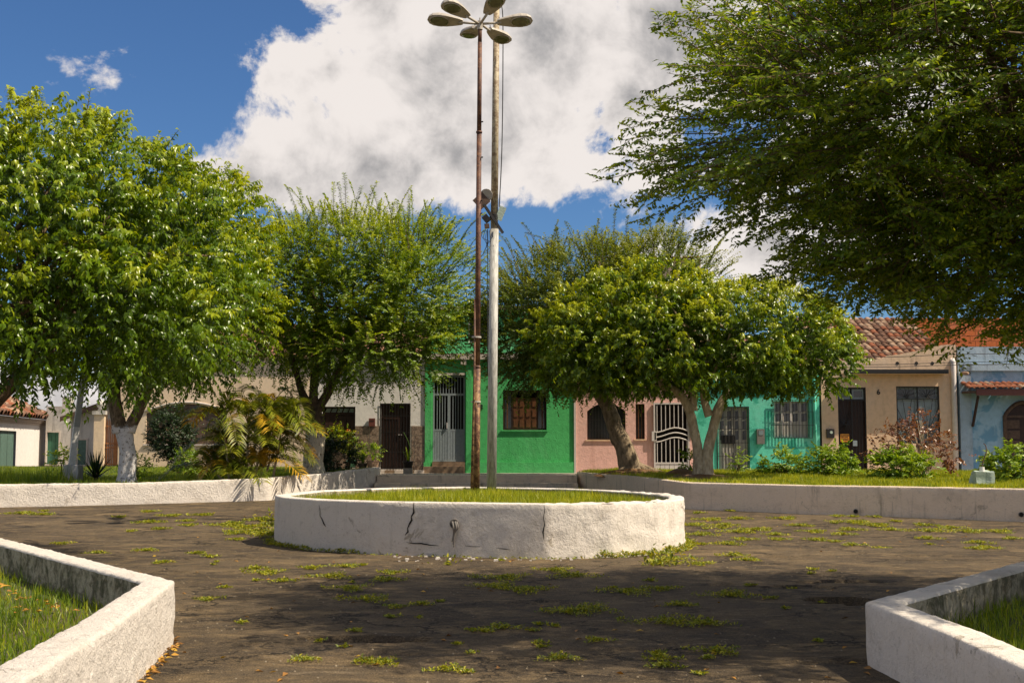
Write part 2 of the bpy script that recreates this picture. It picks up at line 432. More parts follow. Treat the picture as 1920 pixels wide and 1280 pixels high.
M['grass'] = leafmat('lawn_grass', (0.07, 0.13, 0.008), (0.16, 0.245, 0.010), (0.36, 0.38, 0.020), 0.45, 0.40)
M['grass_dry'] = leafmat('sunny_grass', (0.15, 0.20, 0.008), (0.29, 0.345, 0.012), (0.54, 0.51, 0.028), 0.45, 0.40)
M['weed'] = leafmat('pavement_weed', (0.10, 0.15, 0.010), (0.24, 0.275, 0.012), (0.50, 0.44, 0.022), 0.5, 0.3)
M['litter'] = leafmat('fallen_leaf', (0.20, 0.09, 0.02), (0.42, 0.20, 0.03), (0.60, 0.38, 0.04), 0.6, 0.1)

# ------------------------------------------------------------------ object helpers
ORIG = {}
def setp(o, label=None, cat=None, group=None, kind=None):
    if label: o['label'] = label
    if cat: o['category'] = cat
    if group: o['group'] = group
    if kind: o['kind'] = kind
    return o

def thing(name, loc, label, cat, group=None):
    o = bpy.data.objects.new(name, None)
    o.empty_display_size = 0.2
    o.location = loc
    col.objects.link(o)
    ORIG[o] = Vector(loc)
    return setp(o, label, cat, group)

def link_mesh(name, me, mats, parent=None, loc=None, mw=None):
    o = bpy.data.objects.new(name, me)
    col.objects.link(o)
    if mats is not None:
        for m in (mats if isinstance(mats, (list, tuple)) else [mats]): me.materials.append(m)
    if parent:
        o.parent = parent; ORIG[o] = ORIG[parent]
        if mw is not None: o.matrix_basis = Matrix.Translation(-ORIG[parent]) @ mw
    else:
        if loc is not None: o.location = loc
        if mw is not None: o.matrix_basis = mw
        ORIG[o] = Vector(o.location)
    return o

class MB:
    def __init__(s): s.v = []; s.f = []; s.mi = []; s.cur = 0
    def face(s, pts):
        b = len(s.v); s.v += [tuple(p) for p in pts]; s.f.append(tuple(range(b, b + len(pts)))); s.mi.append(s.cur)
    def box(s, x0, x1, y0, y1, z0, z1):
        b = len(s.v)
        s.v += [(x0, y0, z0), (x1, y0, z0), (x1, y1, z0), (x0, y1, z0), (x0, y0, z1), (x1, y0, z1), (x1, y1, z1), (x0, y1, z1)]
        s.f += [tuple(b + i for i in q) for q in ((0, 3, 2, 1), (4, 5, 6, 7), (0, 1, 5, 4), (1, 2, 6, 5), (2, 3, 7, 6), (3, 0, 4, 7))]
        s.mi += [s.cur] * 6
        return s
    def tube(s, pts, rad, n=8, caps=True, amp=0.0, freq=2.0):
        pts = [Vector(p) for p in pts]
        b = len(s.v); ref = Vector((0.31, 0.77, 0.55))
        for i, p in enumerate(pts):
            t = (pts[min(i + 1, len(pts) - 1)] - pts[max(i - 1, 0)]).normalized()
            u = t.cross(ref).normalized(); w = t.cross(u)
            r = rad[i] if hasattr(rad, '__len__') else rad
            for k in range(n):
                a = 2 * math.pi * k / n
                d = u * math.cos(a) + w * math.sin(a)
                q = p + d * r
                if amp: q = q + d * (mnoise.noise(q * freq) * amp * r + mnoise.noise(q * freq * 3.1) * amp * 0.4 * r)
                s.v.append(tuple(q))
        m = len(pts)
        for i in range(m - 1):
            for k in range(n):
                k2 = (k + 1) % n
                s.f.append((b + i * n + k, b + i * n + k2, b + (i + 1) * n + k2, b + (i + 1) * n + k)); s.mi.append(s.cur)
        if caps:
            s.f.append(tuple(b + k for k in range(n))[::-1]); s.f.append(tuple(b + (m - 1) * n + k for k in range(n))); s.mi += [s.cur] * 2
        return s
    def lathe(s, c, prof, n=16):
        b = len(s.v)
        for (r, z) in prof:
            for k in range(n):
                a = 2 * math.pi * k / n
                s.v.append((c[0] + r * math.cos(a), c[1] + r * math.sin(a), c[2] + z))
        for i in range(len(prof) - 1):
            for k in range(n):
                k2 = (k + 1) % n
                s.f.append((b + i * n + k, b + i * n + k2, b + (i + 1) * n + k2, b + (i + 1) * n + k)); s.mi.append(s.cur)
        return s
    def build(s, name, mats, parent=None, smooth=False, origin=None):
        if parent: o = ORIG[parent]
        elif origin is not None: o = Vector(origin)
        else:
            a = np.array(s.v); o = Vector(((a[:, 0].min() + a[:, 0].max()) / 2, (a[:, 1].min() + a[:, 1].max()) / 2, a[:, 2].min()))
        me = bpy.data.meshes.new(name)
        me.from_pydata([(v[0] - o.x, v[1] - o.y, v[2] - o.z) for v in s.v], [], s.f)
        if any(s.mi):
            me.polygons.foreach_set('material_index', s.mi)
        if smooth: me.polygons.foreach_set('use_smooth', [True] * len(me.polygons))
        me.update()
        return link_mesh(name, me, mats, parent, None if parent else o)

def box_part(name, m, parent, x0, x1, y0, y1, z0, z1):
    return MB().box(x0, x1, y0, y1, z0, z1).build(name, m, parent)

SHARED = {}
def shared_box(name, m, parent, x0, x1, y0, y1, z0, z1):
    """alike box pieces share one mesh"""
    key = (name, m.name, round(x1 - x0, 3), round(y1 - y0, 3), round(z1 - z0, 3))
    if key not in SHARED:
        hx, hy, hz = (x1 - x0) / 2, (y1 - y0) / 2, (z1 - z0) / 2
        b = MB().box(-hx, hx, -hy, hy, -hz, hz)
        me = bpy.data.meshes.new(name); me.from_pydata(b.v, [], b.f); me.materials.append(m); SHARED[key] = me
    return link_mesh(name, SHARED[key], None, parent, mw=Matrix.Translation(((x0 + x1) / 2, (y0 + y1) / 2, (z0 + z1) / 2)))

def np_mesh(name, V, tris, rnd, mat_, parent=None, origin=None, smooth=False):
    o = ORIG[parent] if parent else Vector(origin if origin is not None else (0, 0, 0))
    me = bpy.data.meshes.new(name)
    V = (V - np.array(o)).astype(np.float32)
    me.vertices.add(len(V)); me.vertices.foreach_set('co', V.ravel())
    me.loops.add(tris.size); me.loops.foreach_set('vertex_index', tris.ravel().astype(np.int32))
    me.polygons.add(len(tris)); me.polygons.foreach_set('loop_start', np.arange(0, tris.size, 3, dtype=np.int32))
    if smooth: me.polygons.foreach_set('use_smooth', np.ones(len(tris), dtype=bool))
    if rnd is not None:
        a = me.attributes.new('rnd', 'FLOAT', 'POINT'); a.data.foreach_set('value', rnd.astype(np.float32))
    me.update(); me.validate()
    return link_mesh(name, me, mat_, parent, None if parent else o)

def nrm(a): return a / np.maximum(np.linalg.norm(a, axis=-1, keepdims=True), 1e-9)

def leaves(P, A, Nn, Ls, Ws, curl=0.25, fine=False):
    """leaf blades: base P, axis A, normal Nn. returns verts, tris"""
    S = nrm(np.cross(A, Nn)); Nn = nrm(np.cross(S, A))
    Lx, Wx = Ls[:, None], Ws[:, None]
    tip = P + A * Lx - Nn * (curl * Lx * 0.7)
    lf = P + A * Lx * 0.42 + S * Wx * 0.5 + Nn * Wx * 0.18
    rt = P + A * Lx * 0.42 - S * Wx * 0.5 + Nn * Wx * 0.18
    n = len(P)
    if fine:
        md = P + A * Lx * 0.5 + Nn * (curl * Lx * 0.05) - Nn * Wx * 0.06
        V = np.stack([P, lf, rt, md, tip], 1).reshape(-1, 3)
        T = np.array([[0, 2, 3], [0, 3, 1], [3, 2, 4], [3, 4, 1]])
        k = 5
    else:
        V = np.stack([P, lf, rt, tip], 1).reshape(-1, 3)
        T = np.array([[0, 2, 3], [0, 3, 1]])
        k = 4
    tris = (np.arange(n)[:, None, None] * k + T[None]).reshape(-1, 3)
    return V, tris, k

def twig_set(ells, nt, length, out_w=0.8, up=0.2, spread=0.5, clumps=40, sig=0.35, rlo=0.5, seed=1, lump=0.15, dirfilter=None, zmin=None):
    r = np.random.default_rng(seed)
    P0, D0, LN, CR = [], [], [], []
    wsum = sum(e[2] for e in ells)
    for ei, (c, rad, w) in enumerate(ells):
        n = int(nt * w / wsum)
        cd = nrm(r.normal(size=(clumps, 3)))
        ci = r.integers(0, clumps, n)
        d = nrm(cd[ci] + r.normal(size=(n, 3)) * sig)
        if dirfilter is not None:
            k = dirfilter(d, r); d = d[k]; ci = ci[k]; n = len(d)
        cr = r.random(clumps); cl = 1 + (r.random(clumps) - 0.5) * 2 * lump
        rr = rlo + (1 - rlo) * r.random(n) ** 0.45
        p = np.array(c) + d * np.array(rad) * (rr * cl[ci])[:, None]
        o = nrm(d / np.array(rad))
        dd = nrm(o * out_w + np.array([0, 0, up]) + r.normal(size=(n, 3)) * spread)
        ln = length[0] + (length[1] - length[0]) * r.random(n)
        if zmin is not None:
            k = p[:, 2] > zmin; p, dd, ln, ci = p[k], dd[k], ln[k], ci[k]
        P0.append(p); D0.append(dd); LN.append(ln); CR.append(cr[ci])
    return np.concatenate(P0), np.concatenate(D0), np.concatenate(LN), np.concatenate(CR)

def clump_set(ells, nc, per, cr, length, flat=0.62, out_w=0.45, up=0.3, spread=0.3, rlo=0.68, seed=1, zmin=None, zmax=None, fill=0.45):
    """twigs gathered in rounded leaf clumps over the crown's surface, new growth on the clumps' outer tops, plus older inner twigs"""
    r = np.random.default_rng(seed); P0, D0, LN, CR = [], [], [], []
    wsum = sum(e[2] for e in ells)
    for (c, rad, w) in ells:
        c, rad = np.array(c), np.array(rad); k = max(4, int(nc * w / wsum)); i = np.arange(k) + 0.5
        ph = np.arccos(1 - 2 * i / k); th = math.pi * (1 + 5 ** 0.5) * i + r.random() * 6.28
        dd = np.stack([np.cos(th) * np.sin(ph), np.sin(th) * np.sin(ph), np.cos(ph)], 1); dd = nrm(dd + r.normal(size=(k, 3)) * 0.16)
        cc = c + dd * rad * (rlo + (1 - rlo) * r.random(k) ** 0.6)[:, None]; out = nrm(dd / rad)
        keep = np.ones(k, bool)
        for (c2, rad2, w2) in ells:                       # no clumps buried inside a neighbouring lobe
            c2, rad2 = np.array(c2), np.array(rad2)
            if not np.allclose(c2, c): keep &= (((cc - c2) / rad2) ** 2).sum(1) > 0.36
        if zmin is not None: keep &= cc[:, 2] > zmin
        cc, out = cc[keep], out[keep]; k = len(cc)
        if k == 0: continue
        n = k * per; ci = np.repeat(np.arange(k), per); o = out[ci]
        l = nrm(r.normal(size=(n, 3)) * 0.75 + o * 0.7 + np.array([0, 0, 0.35]))
        sz = (cr * (0.65 + 0.7 * r.random(k)))[ci]
        p = cc[ci] + l * np.array([1, 1, flat]) * (sz * (0.25 + 0.75 * r.random(n) ** 0.7))[:, None]
        q = nrm(l * 0.8 + o * out_w + np.array([0, 0, up]) + r.normal(size=(n, 3)) * spread)
        P0.append(p); D0.append(q); LN.append(length[0] + (length[1] - length[0]) * r.random(n))
        CR.append(np.clip(0.28 + 0.42 * l[:, 2] + 0.22 * (l * o).sum(1) + (r.random(k) - 0.5)[ci] * 0.35, 0, 1))  # leaf tone painted yellower on clump tops and outsides, as if sunlit
        m = int(n * fill)
        if m:
            dd = nrm(r.normal(size=(m, 3))); p = c + dd * rad * (0.25 + 0.5 * r.random(m))[:, None]
            if zmin is not None: p[:, 2] = np.maximum(p[:, 2], zmin)
            P0.append(p); D0.append(nrm(dd + r.normal(size=(m, 3)) * 0.5)); LN.append(length[0] + (length[1] - length[0]) * r.random(m)); CR.append(np.full(m, 0.1))  # inner leaves get one dark tone, painted as crown shade
    return np.concatenate(P0), np.concatenate(D0), np.concatenate(LN), np.concatenate(CR)

def side_twigs(tw, k, droop, length, seed, ang=0.8):
    """side twigs along leading shoots: sprays"""
    P0, D0, LN, CR = tw; r = np.random.default_rng(seed); n = len(P0); g = np.array([0, 0, droop])
    s = (0.12 + 0.86 * (np.arange(k) + r.random((n, k)) * 0.7) / k) * LN[:, None]
    p = P0[:, None] + D0[:, None] * s[..., None] + 0.5 * g * (s ** 2)[..., None]; tn = nrm(D0[:, None] + g * s[..., None])
    sd = nrm(np.cross(tn, np.array([0, 0, 1.0]) + r.normal(size=(n, 1, 3)) * 0.25)) * np.where(np.arange(k) % 2, 1, -1)[None, :, None]
    q = nrm(tn * (1 - ang * 0.45) + sd * ang + r.normal(size=(n, k, 3)) * 0.18)
    ln = (length[0] + (length[1] - length[0]) * r.random((n, k))) * (1.15 - 0.75 * s / LN[:, None])
    return p.reshape(-1, 3), q.reshape(-1, 3), ln.ravel(), np.repeat(CR, k)

def twig_leaves(tw, k, droop, L, W, leafdroop=-0.3, side=0.8, fwd=0.6, fine=False, seed=2, curl=0.25, jit=0.25, tipw=0.35, nup=0.8, start=0.1, clw=0.4):
    P0, D0, LN, CR = tw
    r = np.random.default_rng(seed)
    n = len(P0)
    s = (start + (1 - start) * (np.arange(k) + 0.5) / k)[None, :] * LN[:, None]
    g = np.array([0, 0, droop])
    pos = P0[:, None] + D0[:, None] * s[..., None] + 0.5 * g * (s ** 2)[..., None]
    tan = nrm(D0[:, None] + g * s[..., None])
    sd = nrm(np.cross(tan, np.array([0, 0, 1.0]) + 0.001)) * np.where(np.arange(k) % 2, 1, -1)[None, :, None]
    roll = r.normal(size=(n, 1, 3)) * 0.35
    ax = nrm(tan * fwd + sd * side + roll + np.array([0, 0, leafdroop]) + r.normal(size=(n, k, 3)) * jit)
    nn = nrm(np.array([0, 0, nup]) + r.normal(size=(n, k, 3)) * 0.42 + D0[:, None] * 0.7)
    f = lambda a: a.reshape(-1, a.shape[-1])
    Ls = L * (0.65 + 0.6 * r.random(n * k)); Ws = W * (0.7 + 0.5 * r.random(n * k))
    V, T, kk = leaves(f(pos), f(ax), f(nn), Ls, Ws, curl, fine)
    tip = np.broadcast_to((s / LN[:, None]) ** 2, (n, k)).ravel()
    rnd = np.clip(np.repeat(CR, k) * clw + r.random(n * k) * (1 - clw - tipw * 0.5) + tip * tipw, 0, 1)
    return V, T, np.repeat(rnd, kk)

def twig_tubes(tw, droop, r0=0.006, every=1):
    P0, D0, LN, _ = [a[::every] for a in tw]
    n = len(P0); g = np.array([0, 0, droop])
    ss = [0.0, 0.5, 1.0]; rr = [r0, r0 * 0.7, r0 * 0.25]
    u = nrm(np.cross(D0, np.array([0.3, 0.2, 0.9]))); w = np.cross(D0, u)
    rings = []
    for a, q in zip(ss, rr):
        s = (LN * a)[:, None]
        c = P0 + D0 * s + 0.5 * g * s ** 2
        for j in range(3):
            t = 2 * math.pi * j / 3
            rings.append(c + (u * math.cos(t) + w * math.sin(t)) * q)
    V = np.stack(rings, 1).reshape(-1, 3)
    T = []
    for i in range(2):
        for j in range(3):
            j2 = (j + 1) % 3
            T += [[i * 3 + j, i * 3 + j2, i * 3 + 3 + j2], [i * 3 + j, i * 3 + 3 + j2, i * 3 + 3 + j]]
    T = np.array(T)
    tris = (np.arange(n)[:, None, None] * 9 + T[None]).reshape(-1, 3)
    return V, tris

def joinm(parts):
    V, T, R, b = [], [], [], 0
    for (v, t, r) in parts:
        V.append(v); T.append(t + b); R.append(r); b += len(v)
    return np.concatenate(V), np.concatenate(T), np.concatenate(R)

def smooth_path(pts, n=6):
    pts = [Vector(p) for p in pts]; out = []
    for i in range(len(pts) - 1):
        p0, p1, p2, p3 = pts[max(i - 1, 0)], pts[i], pts[i + 1], pts[min(i + 2, len(pts) - 1)]
        for k in range(n):
            t = k / n
            out.append(0.5 * ((2 * p1) + (p2 - p0) * t + (2 * p0 - 5 * p1 + 4 * p2 - p3) * t * t + (3 * p1 - p0 - 3 * p2 + p3) * t ** 3))
    out.append(pts[-1])
    return out

def limb(mb, pts, r0, r1, n=12, amp=0.22, flare=0.0):
    P = smooth_path(pts, 6); m = len(P)
    rad = []
    for i in range(m):
        t = i / (m - 1)
        r = r0 + (r1 - r0) * t
        if flare: r += flare * math.exp(-t * 14)
        rad.append(r)
    mb.tube(P, rad, n, True, amp, 2.2)

# ------------------------------------------------------------------ ground
HOLES = [(690, 1198, 0.42, 0.17, 0.10), (1010, 1130, 0.3, 0.25, 0.02), (1570, 1125, 0.26, 0.24, 0.09), (1610, 1128, 0.22, 0.2, 0.08),
         (1450, 1043, 0.5, 0.2, 0.035), (1640, 1025, 0.6, 0.14, 0.035), (1730, 1042, 0.5, 0.14, 0.04), (1800, 1050, 0.5, 0.14, 0.04),
         (1500, 1100, 0.4, 0.16, 0.03), (1580, 1090, 0.5, 0.16, 0.035), (1350, 1095, 0.18, 0.14, 0.03), (1570, 1240, 0.3, 0.10, 0.03),
         (700, 1225, 0.3, 0.10, 0.02), (430, 1050, 0.2, 0.12, 0.02), (190, 1035, 0.4, 0.1, 0.02), (1150, 1215, 0.7, 0.05, 0.02)]
def g0(Y):
    t = min(max((Y - 23) / 16.5, 0), 1)
    return 0.35 * t ** 1.2
HP = []
for (hx, hy, a, b, d) in HOLES:
    r_ = ray(hx, hy); q = Vector((0, 0, CAMH)) + r_ * (CAMH / -r_.z); HP.append((q.x, q.y, a, b, d))
def ground_z(X, Y):
    z = g0(Y) + 0.012 * mnoise.noise(Vector((X * 0.6, Y * 0.6, 0))) + 0.004 * mnoise.noise(Vector((X * 2.5, Y * 2.5, 3)))
    if Y < 22:
        for (hx, hy, a, b, d) in HP:
            e = ((X - hx) / a) ** 2 + ((Y - hy) / b) ** 2
            if e < 4:
                e = math.sqrt(e) + 0.6 * mnoise.noise(Vector((X * 7, Y * 7, 1)))
                z -= d * min(max((1.15 - e) / 0.16, 0), 1)
    return z
def gp(x, y):
    d = ray(x, y); z = 0.0
    for _ in range(25):
        t = (z - CAMH) / d.z
        z = 0.5 * z + 0.5 * g0(d.y * t)
    t = (z - CAMH) / d.z
    return Vector((d.x * t, d.y * t, z))

def build_ground():
    xs = sorted(set([-600, -250, -110, -60, -40, -30] + list(np.round(np.arange(-22, -5, 0.5), 3)) + list(np.round(np.arange(-5, 5.01, 0.07), 3))
                + list(np.round(np.arange(5.5, 22, 0.5), 3)) + [30, 40, 60, 110, 250, 600]))
    ys = sorted(set([-60, -20, -5, 0, 3, 5, 6.5] + list(np.round(np.arange(7.5, 21, 0.07), 3)) + list(np.round(np.arange(21, 41, 0.4), 3)) + [44, 50, 60, 90, 150, 300, 700, 1500]))
    V = []
    for Y in ys:
        for X in xs:
            z = ground_z(X, Y)
            if Y > 44: z = 0.5
            V.append((X, Y, z))
    nx = len(xs)
    F = [(j * nx + i, j * nx + i + 1, (j + 1) * nx + i + 1, (j + 1) * nx + i) for j in range(len(ys) - 1) for i in range(nx - 1)]
    me = bpy.data.meshes.new('ground'); me.from_pydata(V, [], F); me.polygons.foreach_set('use_smooth', [True] * len(F)); me.update()
    o = link_mesh('ground', me, M['asphalt'])
    setp(o, 'worn brown-black asphalt of the square with cracks and potholes', 'ground', kind='structure')
build_ground()

# ------------------------------------------------------------------ low whitewashed walls
def resample(pts, step):
    out = [pts[0]]
    for a, b in zip(pts[:-1], pts[1:]):
        n = max(1, int((Vector(b[:2]) - Vector(a[:2])).length / step))
        for k in range(1, n + 1):
            t = k / n; out.append(tuple(a[i] + (b[i] - a[i]) * t for i in range(len(a))))
    return out

def low_wall(name, pts, thick, side, label, mats, step=0.08, amp=0.012, closed=False, rough_fn=None, parent=None, top_round=0.024, nside=8):
    """pts: (x, y, zbase, ztop) of the outer top line. side=+1 if the thickness lies left of travel."""
    P = resample(pts, step)
    if closed: P = P[:-1]
    n = len(P); nor = []
    for i in range(n):
        a = P[(i - 1) % n] if closed or i > 0 else P[i]; b = P[(i + 1) % n] if closed or i < n - 1 else P[i]
        d0 = Vector((P[i][0] - a[0], P[i][1] - a[1])); d1 = Vector((b[0] - P[i][0], b[1] - P[i][1]))
        if d0.length < 1e-6: d0 = d1
        if d1.length < 1e-6: d1 = d0
        d0.normalize(); d1.normalize()
        t = (d0 + d1).normalized(); m = Vector((-t.y, t.x)) * side
        k = 1.0 / max(0.35, m.dot(Vector((-d0.y, d0.x)) * side))
        nor.append(m * min(k, 1.8))
    V = []; K = None
    for i in range(n):
        x, y, zb, zt = P[i]; m = nor[i]; prof = []
        for k in range(nside): prof.append((0.0, zb - 0.1 + (zt - top_round - zb + 0.1) * k / (nside - 1)))
        prof += [(top_round * 0.35, zt - top_round * 0.3), (top_round, zt)]
        for k in range(1, 4): prof.append((top_round + (thick - 2 * top_round) * k / 4, zt))
        prof += [(thick - top_round, zt), (thick - top_round * 0.35, zt - top_round * 0.3)]
        for k in range(nside): prof.append((thick, zt - top_round - (zt - top_round - zb + 0.1) * k / (nside - 1)))
        K = len(prof)
        for j, (o, z) in enumerate(prof):
            q = Vector((x + m.x * o, y + m.y * o, z))
            am = amp * (rough_fn(q) if rough_fn else 1)
            h = 0.55 * mnoise.noise(q * 4.0) + 0.75 * mnoise.noise(q * 12.0) + 0.3 * mnoise.noise(q * 25.0)
            sgn = -1 if j < nside + 1 else (1 if j > K - nside - 2 else 0)
            V.append((q.x + m.x * sgn * h * am, q.y + m.y * sgn * h * am, q.z + (h * am * 0.7 if sgn == 0 else 0)))
    F = []; MI = []
    segs = n if closed else n - 1
    for i in range(segs):
        i2 = (i + 1) % n
        for j in range(K - 1):
            f = (i * K + j, i * K + j + 1, i2 * K + j + 1, i2 * K + j)
            F.append(f if side > 0 else f[::-1]); MI.append(1 if j > K - nside - 1 else 0)
    if not closed:
        F.append(tuple(range(K))); F.append(tuple((n - 1) * K + j for j in range(K))[::-1]); MI += [0, 0]
    a = np.array(V); o = Vector((a[:, 0].mean(), a[:, 1].mean(), a[:, 2].min()))
    me = bpy.data.meshes.new(name); me.from_pydata([(v[0] - o.x, v[1] - o.y, v[2] - o.z) for v in V], [], F)
    me.polygons.foreach_set('material_index', MI); me.polygons.foreach_set('use_smooth', [True] * len(F)); me.update()
    ob = link_mesh(name, me, mats, None, o)
    if label: setp(ob, label, 'wall')
    return ob

def topz(x, y, p):   # height of the point seen at pixel row y standing above ground point p
    return at(x, y, p.y).z
# far left bed wall
LW = []
for (x, yb, yt) in [(-420, 962, 911), (-200, 957, 910), (0, 951, 908), (250, 945, 905), (400, 941, 900), (500, 938, 896), (600, 928, 888), (703, 915, 877)]:
    p = gp(x, yb); LW.append((p.x, p.y, p.z, topz(x, yt, p)))
e = LW[-1]
LW2 = LW + [(e[0] + 0.02, 41.0, e[2], e[3])]
low_wall('bed_wall', LW2, 0.28, 1, 'long low whitewashed wall in front of the palm and the whitewashed tree trunk', [M['wash_rough'], M['inner']], 0.12, 0.028)
RW = []
for (x, yb, yt) in [(1085, 914, 885), (1100, 917, 886), (1200, 938, 894), (1285, 954, 904), (1500, 963, 909), (1700, 970, 912), (1920, 978, 916), (2250, 990, 921), (2600, 1003, 928)]:
    p = gp(x, yb); RW.append((p.x, p.y, p.z, topz(x, yt, p)))
RW2 = [(RW[0][0], 41.0, RW[0][2], RW[0][3])] + RW
low_wall('bed_wall', RW2, 0.28, 1, 'long shaded low wall with drain holes in front of the leafy bushes', [M['wash_old'], M['inner']], 0.16, 0.014)
# corner walls of the two front beds
def corner_pts(px, zt):
    out = []
    for (x, y) in px:
        d = ray(x, y); t = (zt - CAMH) / d.z; out.append((d.x * t, d.y * t, 0.0, zt))
    return out
FL = corner_pts([(330, 1087), (225, 1164), (57, 1267)], 0.515)
flb = corner_pts([(333, 1088), (0, 1007)], 0.515)
d_ = Vector(flb[1][:2]) - Vector(flb[0][:2])
FLback = [tuple(Vector(flb[0][:2]) + d_ * 2.3) + (0, 0.515), flb[1]]
d2_ = Vector(FL[-1][:2]) - Vector(FL[1][:2])
FLfront = [FL[1], FL[2], tuple(Vector(FL[-1][:2]) + d2_.normalized() * 6) + (0, 0.515)]
FLc = [(FL[0][0] - 0.05, FL[0][1] + 0.05, 0, 0.515), (FL[0][0] + 0.0, FL[0][1] - 0.03, 0, 0.515)]
FLpts = FLback + FLc + FLfront
low_wall('bed_wall', FLpts, 0.26, -1, 'sunlit whitewashed wall turning a sharp corner round the bright green lawn', [M['wash_rough'], M['inner']], 0.035, 0.016, nside=16)
FR = corner_pts([(1622, 1127), (1770, 1185), (1920, 1252)], 0.458)
frb = corner_pts([(1622, 1126), (1920, 1050)], 0.458)
d_ = Vector(frb[1][:2]) - Vector(frb[0][:2])
FRback = [tuple(Vector(frb[0][:2]) + d_ * 2.6) + (0, 0.458), frb[1]]
d2_ = Vector(FR[-1][:2]) - Vector(FR[1][:2])
FRfront = [FR[1], FR[2], tuple(Vector(FR[-1][:2]) + d2_.normalized() * 6) + (0, 0.458)]
FRpts = FRback + [(FR[0][0], FR[0][1], 0, 0.458)] + FRfront
low_wall('bed_wall', FRpts, 0.25, 1, 'shaded whitewashed wall turning a sharp corner under the big feathery tree', [M['wash'], M['inner']], 0.05, 0.011, nside=12)

# round planter
ring = [(-4.05, 22.0), (-3.75, 21.0), (-3.1, 20.1), (-2.02, 19.3), (-.67, 18.85), (.50, 18.52), (1.45, 18.78), (2.2, 19.35), (2.68, 20.2), (2.82, 21.2), (2.75, 22.3), (2.4, 23.4), (1.8, 24.6),
        (.95, 25.6), (-.96, 26.6), (-2.6, 25.8), (-3.75, 24.2)]
rp = []
m_ = len(ring)
for i in range(m_):
    p0, p1, p2, p3 = [Vector(ring[(i + k) % m_]) for k in (-1, 0, 1, 2)]
    for k in range(6):
        t = k / 6
        q = 0.5 * ((2 * p1) + (p2 - p0) * t + (2 * p0 - 5 * p1 + 4 * p2 - p3) * t * t + (3 * p1 - p0 - 3 * p2 + p3) * t ** 3)
        q = q.lerp(p1.lerp(p2, t), 0.75)
        rp.append((q.x, q.y, g0(q.y) - 0.02, 0.79))
rp.append(rp[0])
planter = low_wall('round_planter', rp, 0.24, 1, 'round whitewashed planter of cracked masonry with two poles in it', [M['wash'], M['inner']], 0.06, 0.011, True,
                   lambda q: 3.6 if (q.x > 0.5 and q.y < 24) else 0.6, nside=14)
planter['category'] = 'planter'

def ring_front(x, y):
    """point on the planter's outer face seen at pixel (x, y)"""
    d = ray(x, y); best = None
    for a, b in zip(rp[:-1], rp[1:]):
        ex, ey = b[0] - a[0], b[1] - a[1]
        den = d.x * ey - d.y * ex
        if abs(den) < 1e-9: continue
        t = (a[0] * ey - a[1] * ex) / den; s = (a[0] * d.y - a[1] * d.x) / den
        if t > 0 and 0 <= -s + 0 <= 1 or (t > 0 and 0 <= s <= 1):
            u = ((d.x * t - a[0]) * ex + (d.y * t - a[1]) * ey) / (ex * ex + ey * ey)
            if -1e-6 <= u <= 1 + 1e-6 and (best is None or t < best): best = t
    return Vector((0, 0, CAMH)) + d * best
def crack(px, w, name='crack'):
    mb = MB(); P = []
    for (x, y) in px: P.append(ring_front(x, y))
    L_, R_ = [], []
    for i, p in enumerate(P):
        t = (P[min(i + 1, len(P) - 1)] - P[max(i - 1, 0)]).normalized()
        nrm_ = Vector((-p.x, -p.y, 0)).normalized()
        s = t.cross(nrm_).normalized()
        ww = w * (0.4 + 0.9 * random.random()) * (0.35 if i in (0, len(P) - 1) else 1)
        base = p + nrm_ * 0.022
        L_.append(base - s * ww); R_.append(base + s * ww)
    for i in range(len(P) - 1):
        mb.face([L_[i], L_[i + 1], R_[i + 1], R_[i]])
    return mb.build(name, M['dark'], planter)
crack([(776, 941), (775, 952), (776, 960), (771, 968), (772, 974), (768, 981), (764, 990), (765, 996), (759, 1003)], 0.016)
crack([(598, 946), (600, 957), (600, 966), (604, 973), (607, 981), (611, 987)], 0.009)
crack([(762, 1016), (775, 1018), (790, 1018), (806, 1021), (822, 1022)], 0.008)
crack([(872, 1022), (886, 1024), (900, 1024)], 0.008)
crack([(1020, 946), (1021, 958), (1019, 970), (1021, 983), (1018, 997), (1020, 1012)], 0.010)
crack([(930, 1027), (945, 1028), (957, 1030)], 0.006)
pc = ring_front(852, 981)
pm = MB().tube([pc + Vector((0, -0.05, 0)), pc + Vector((0, 0.1, 0.01))], [0.07, 0.07], 14)
pipe_ = pm.build('drain_pipe', M['plastic'], planter)
MB().tube([pc + Vector((0, -0.056, 0)), pc + Vector((0, -0.052, 0))], [0.055, 0.055], 14).build('pipe_bore', M['dark'], pipe_)
rg = MB()
for k, (dx, w) in enumerate(((-0.03, 0.018), (0.01, 0.02), (0.035, 0.014))):
    limb(rg, [pc + Vector((dx, -0.06, 0.03)), pc + Vector((dx + 0.02, -0.085, -0.05)), pc + Vector((dx * 0.3, -0.06, -0.14)), pc + Vector((dx * 0.4 - 0.02, -0.045, -0.26 - 0.04 * k))], w, 0.006, 6, 0.3)
rg.build('rag', M['plastic'], pipe_, True)
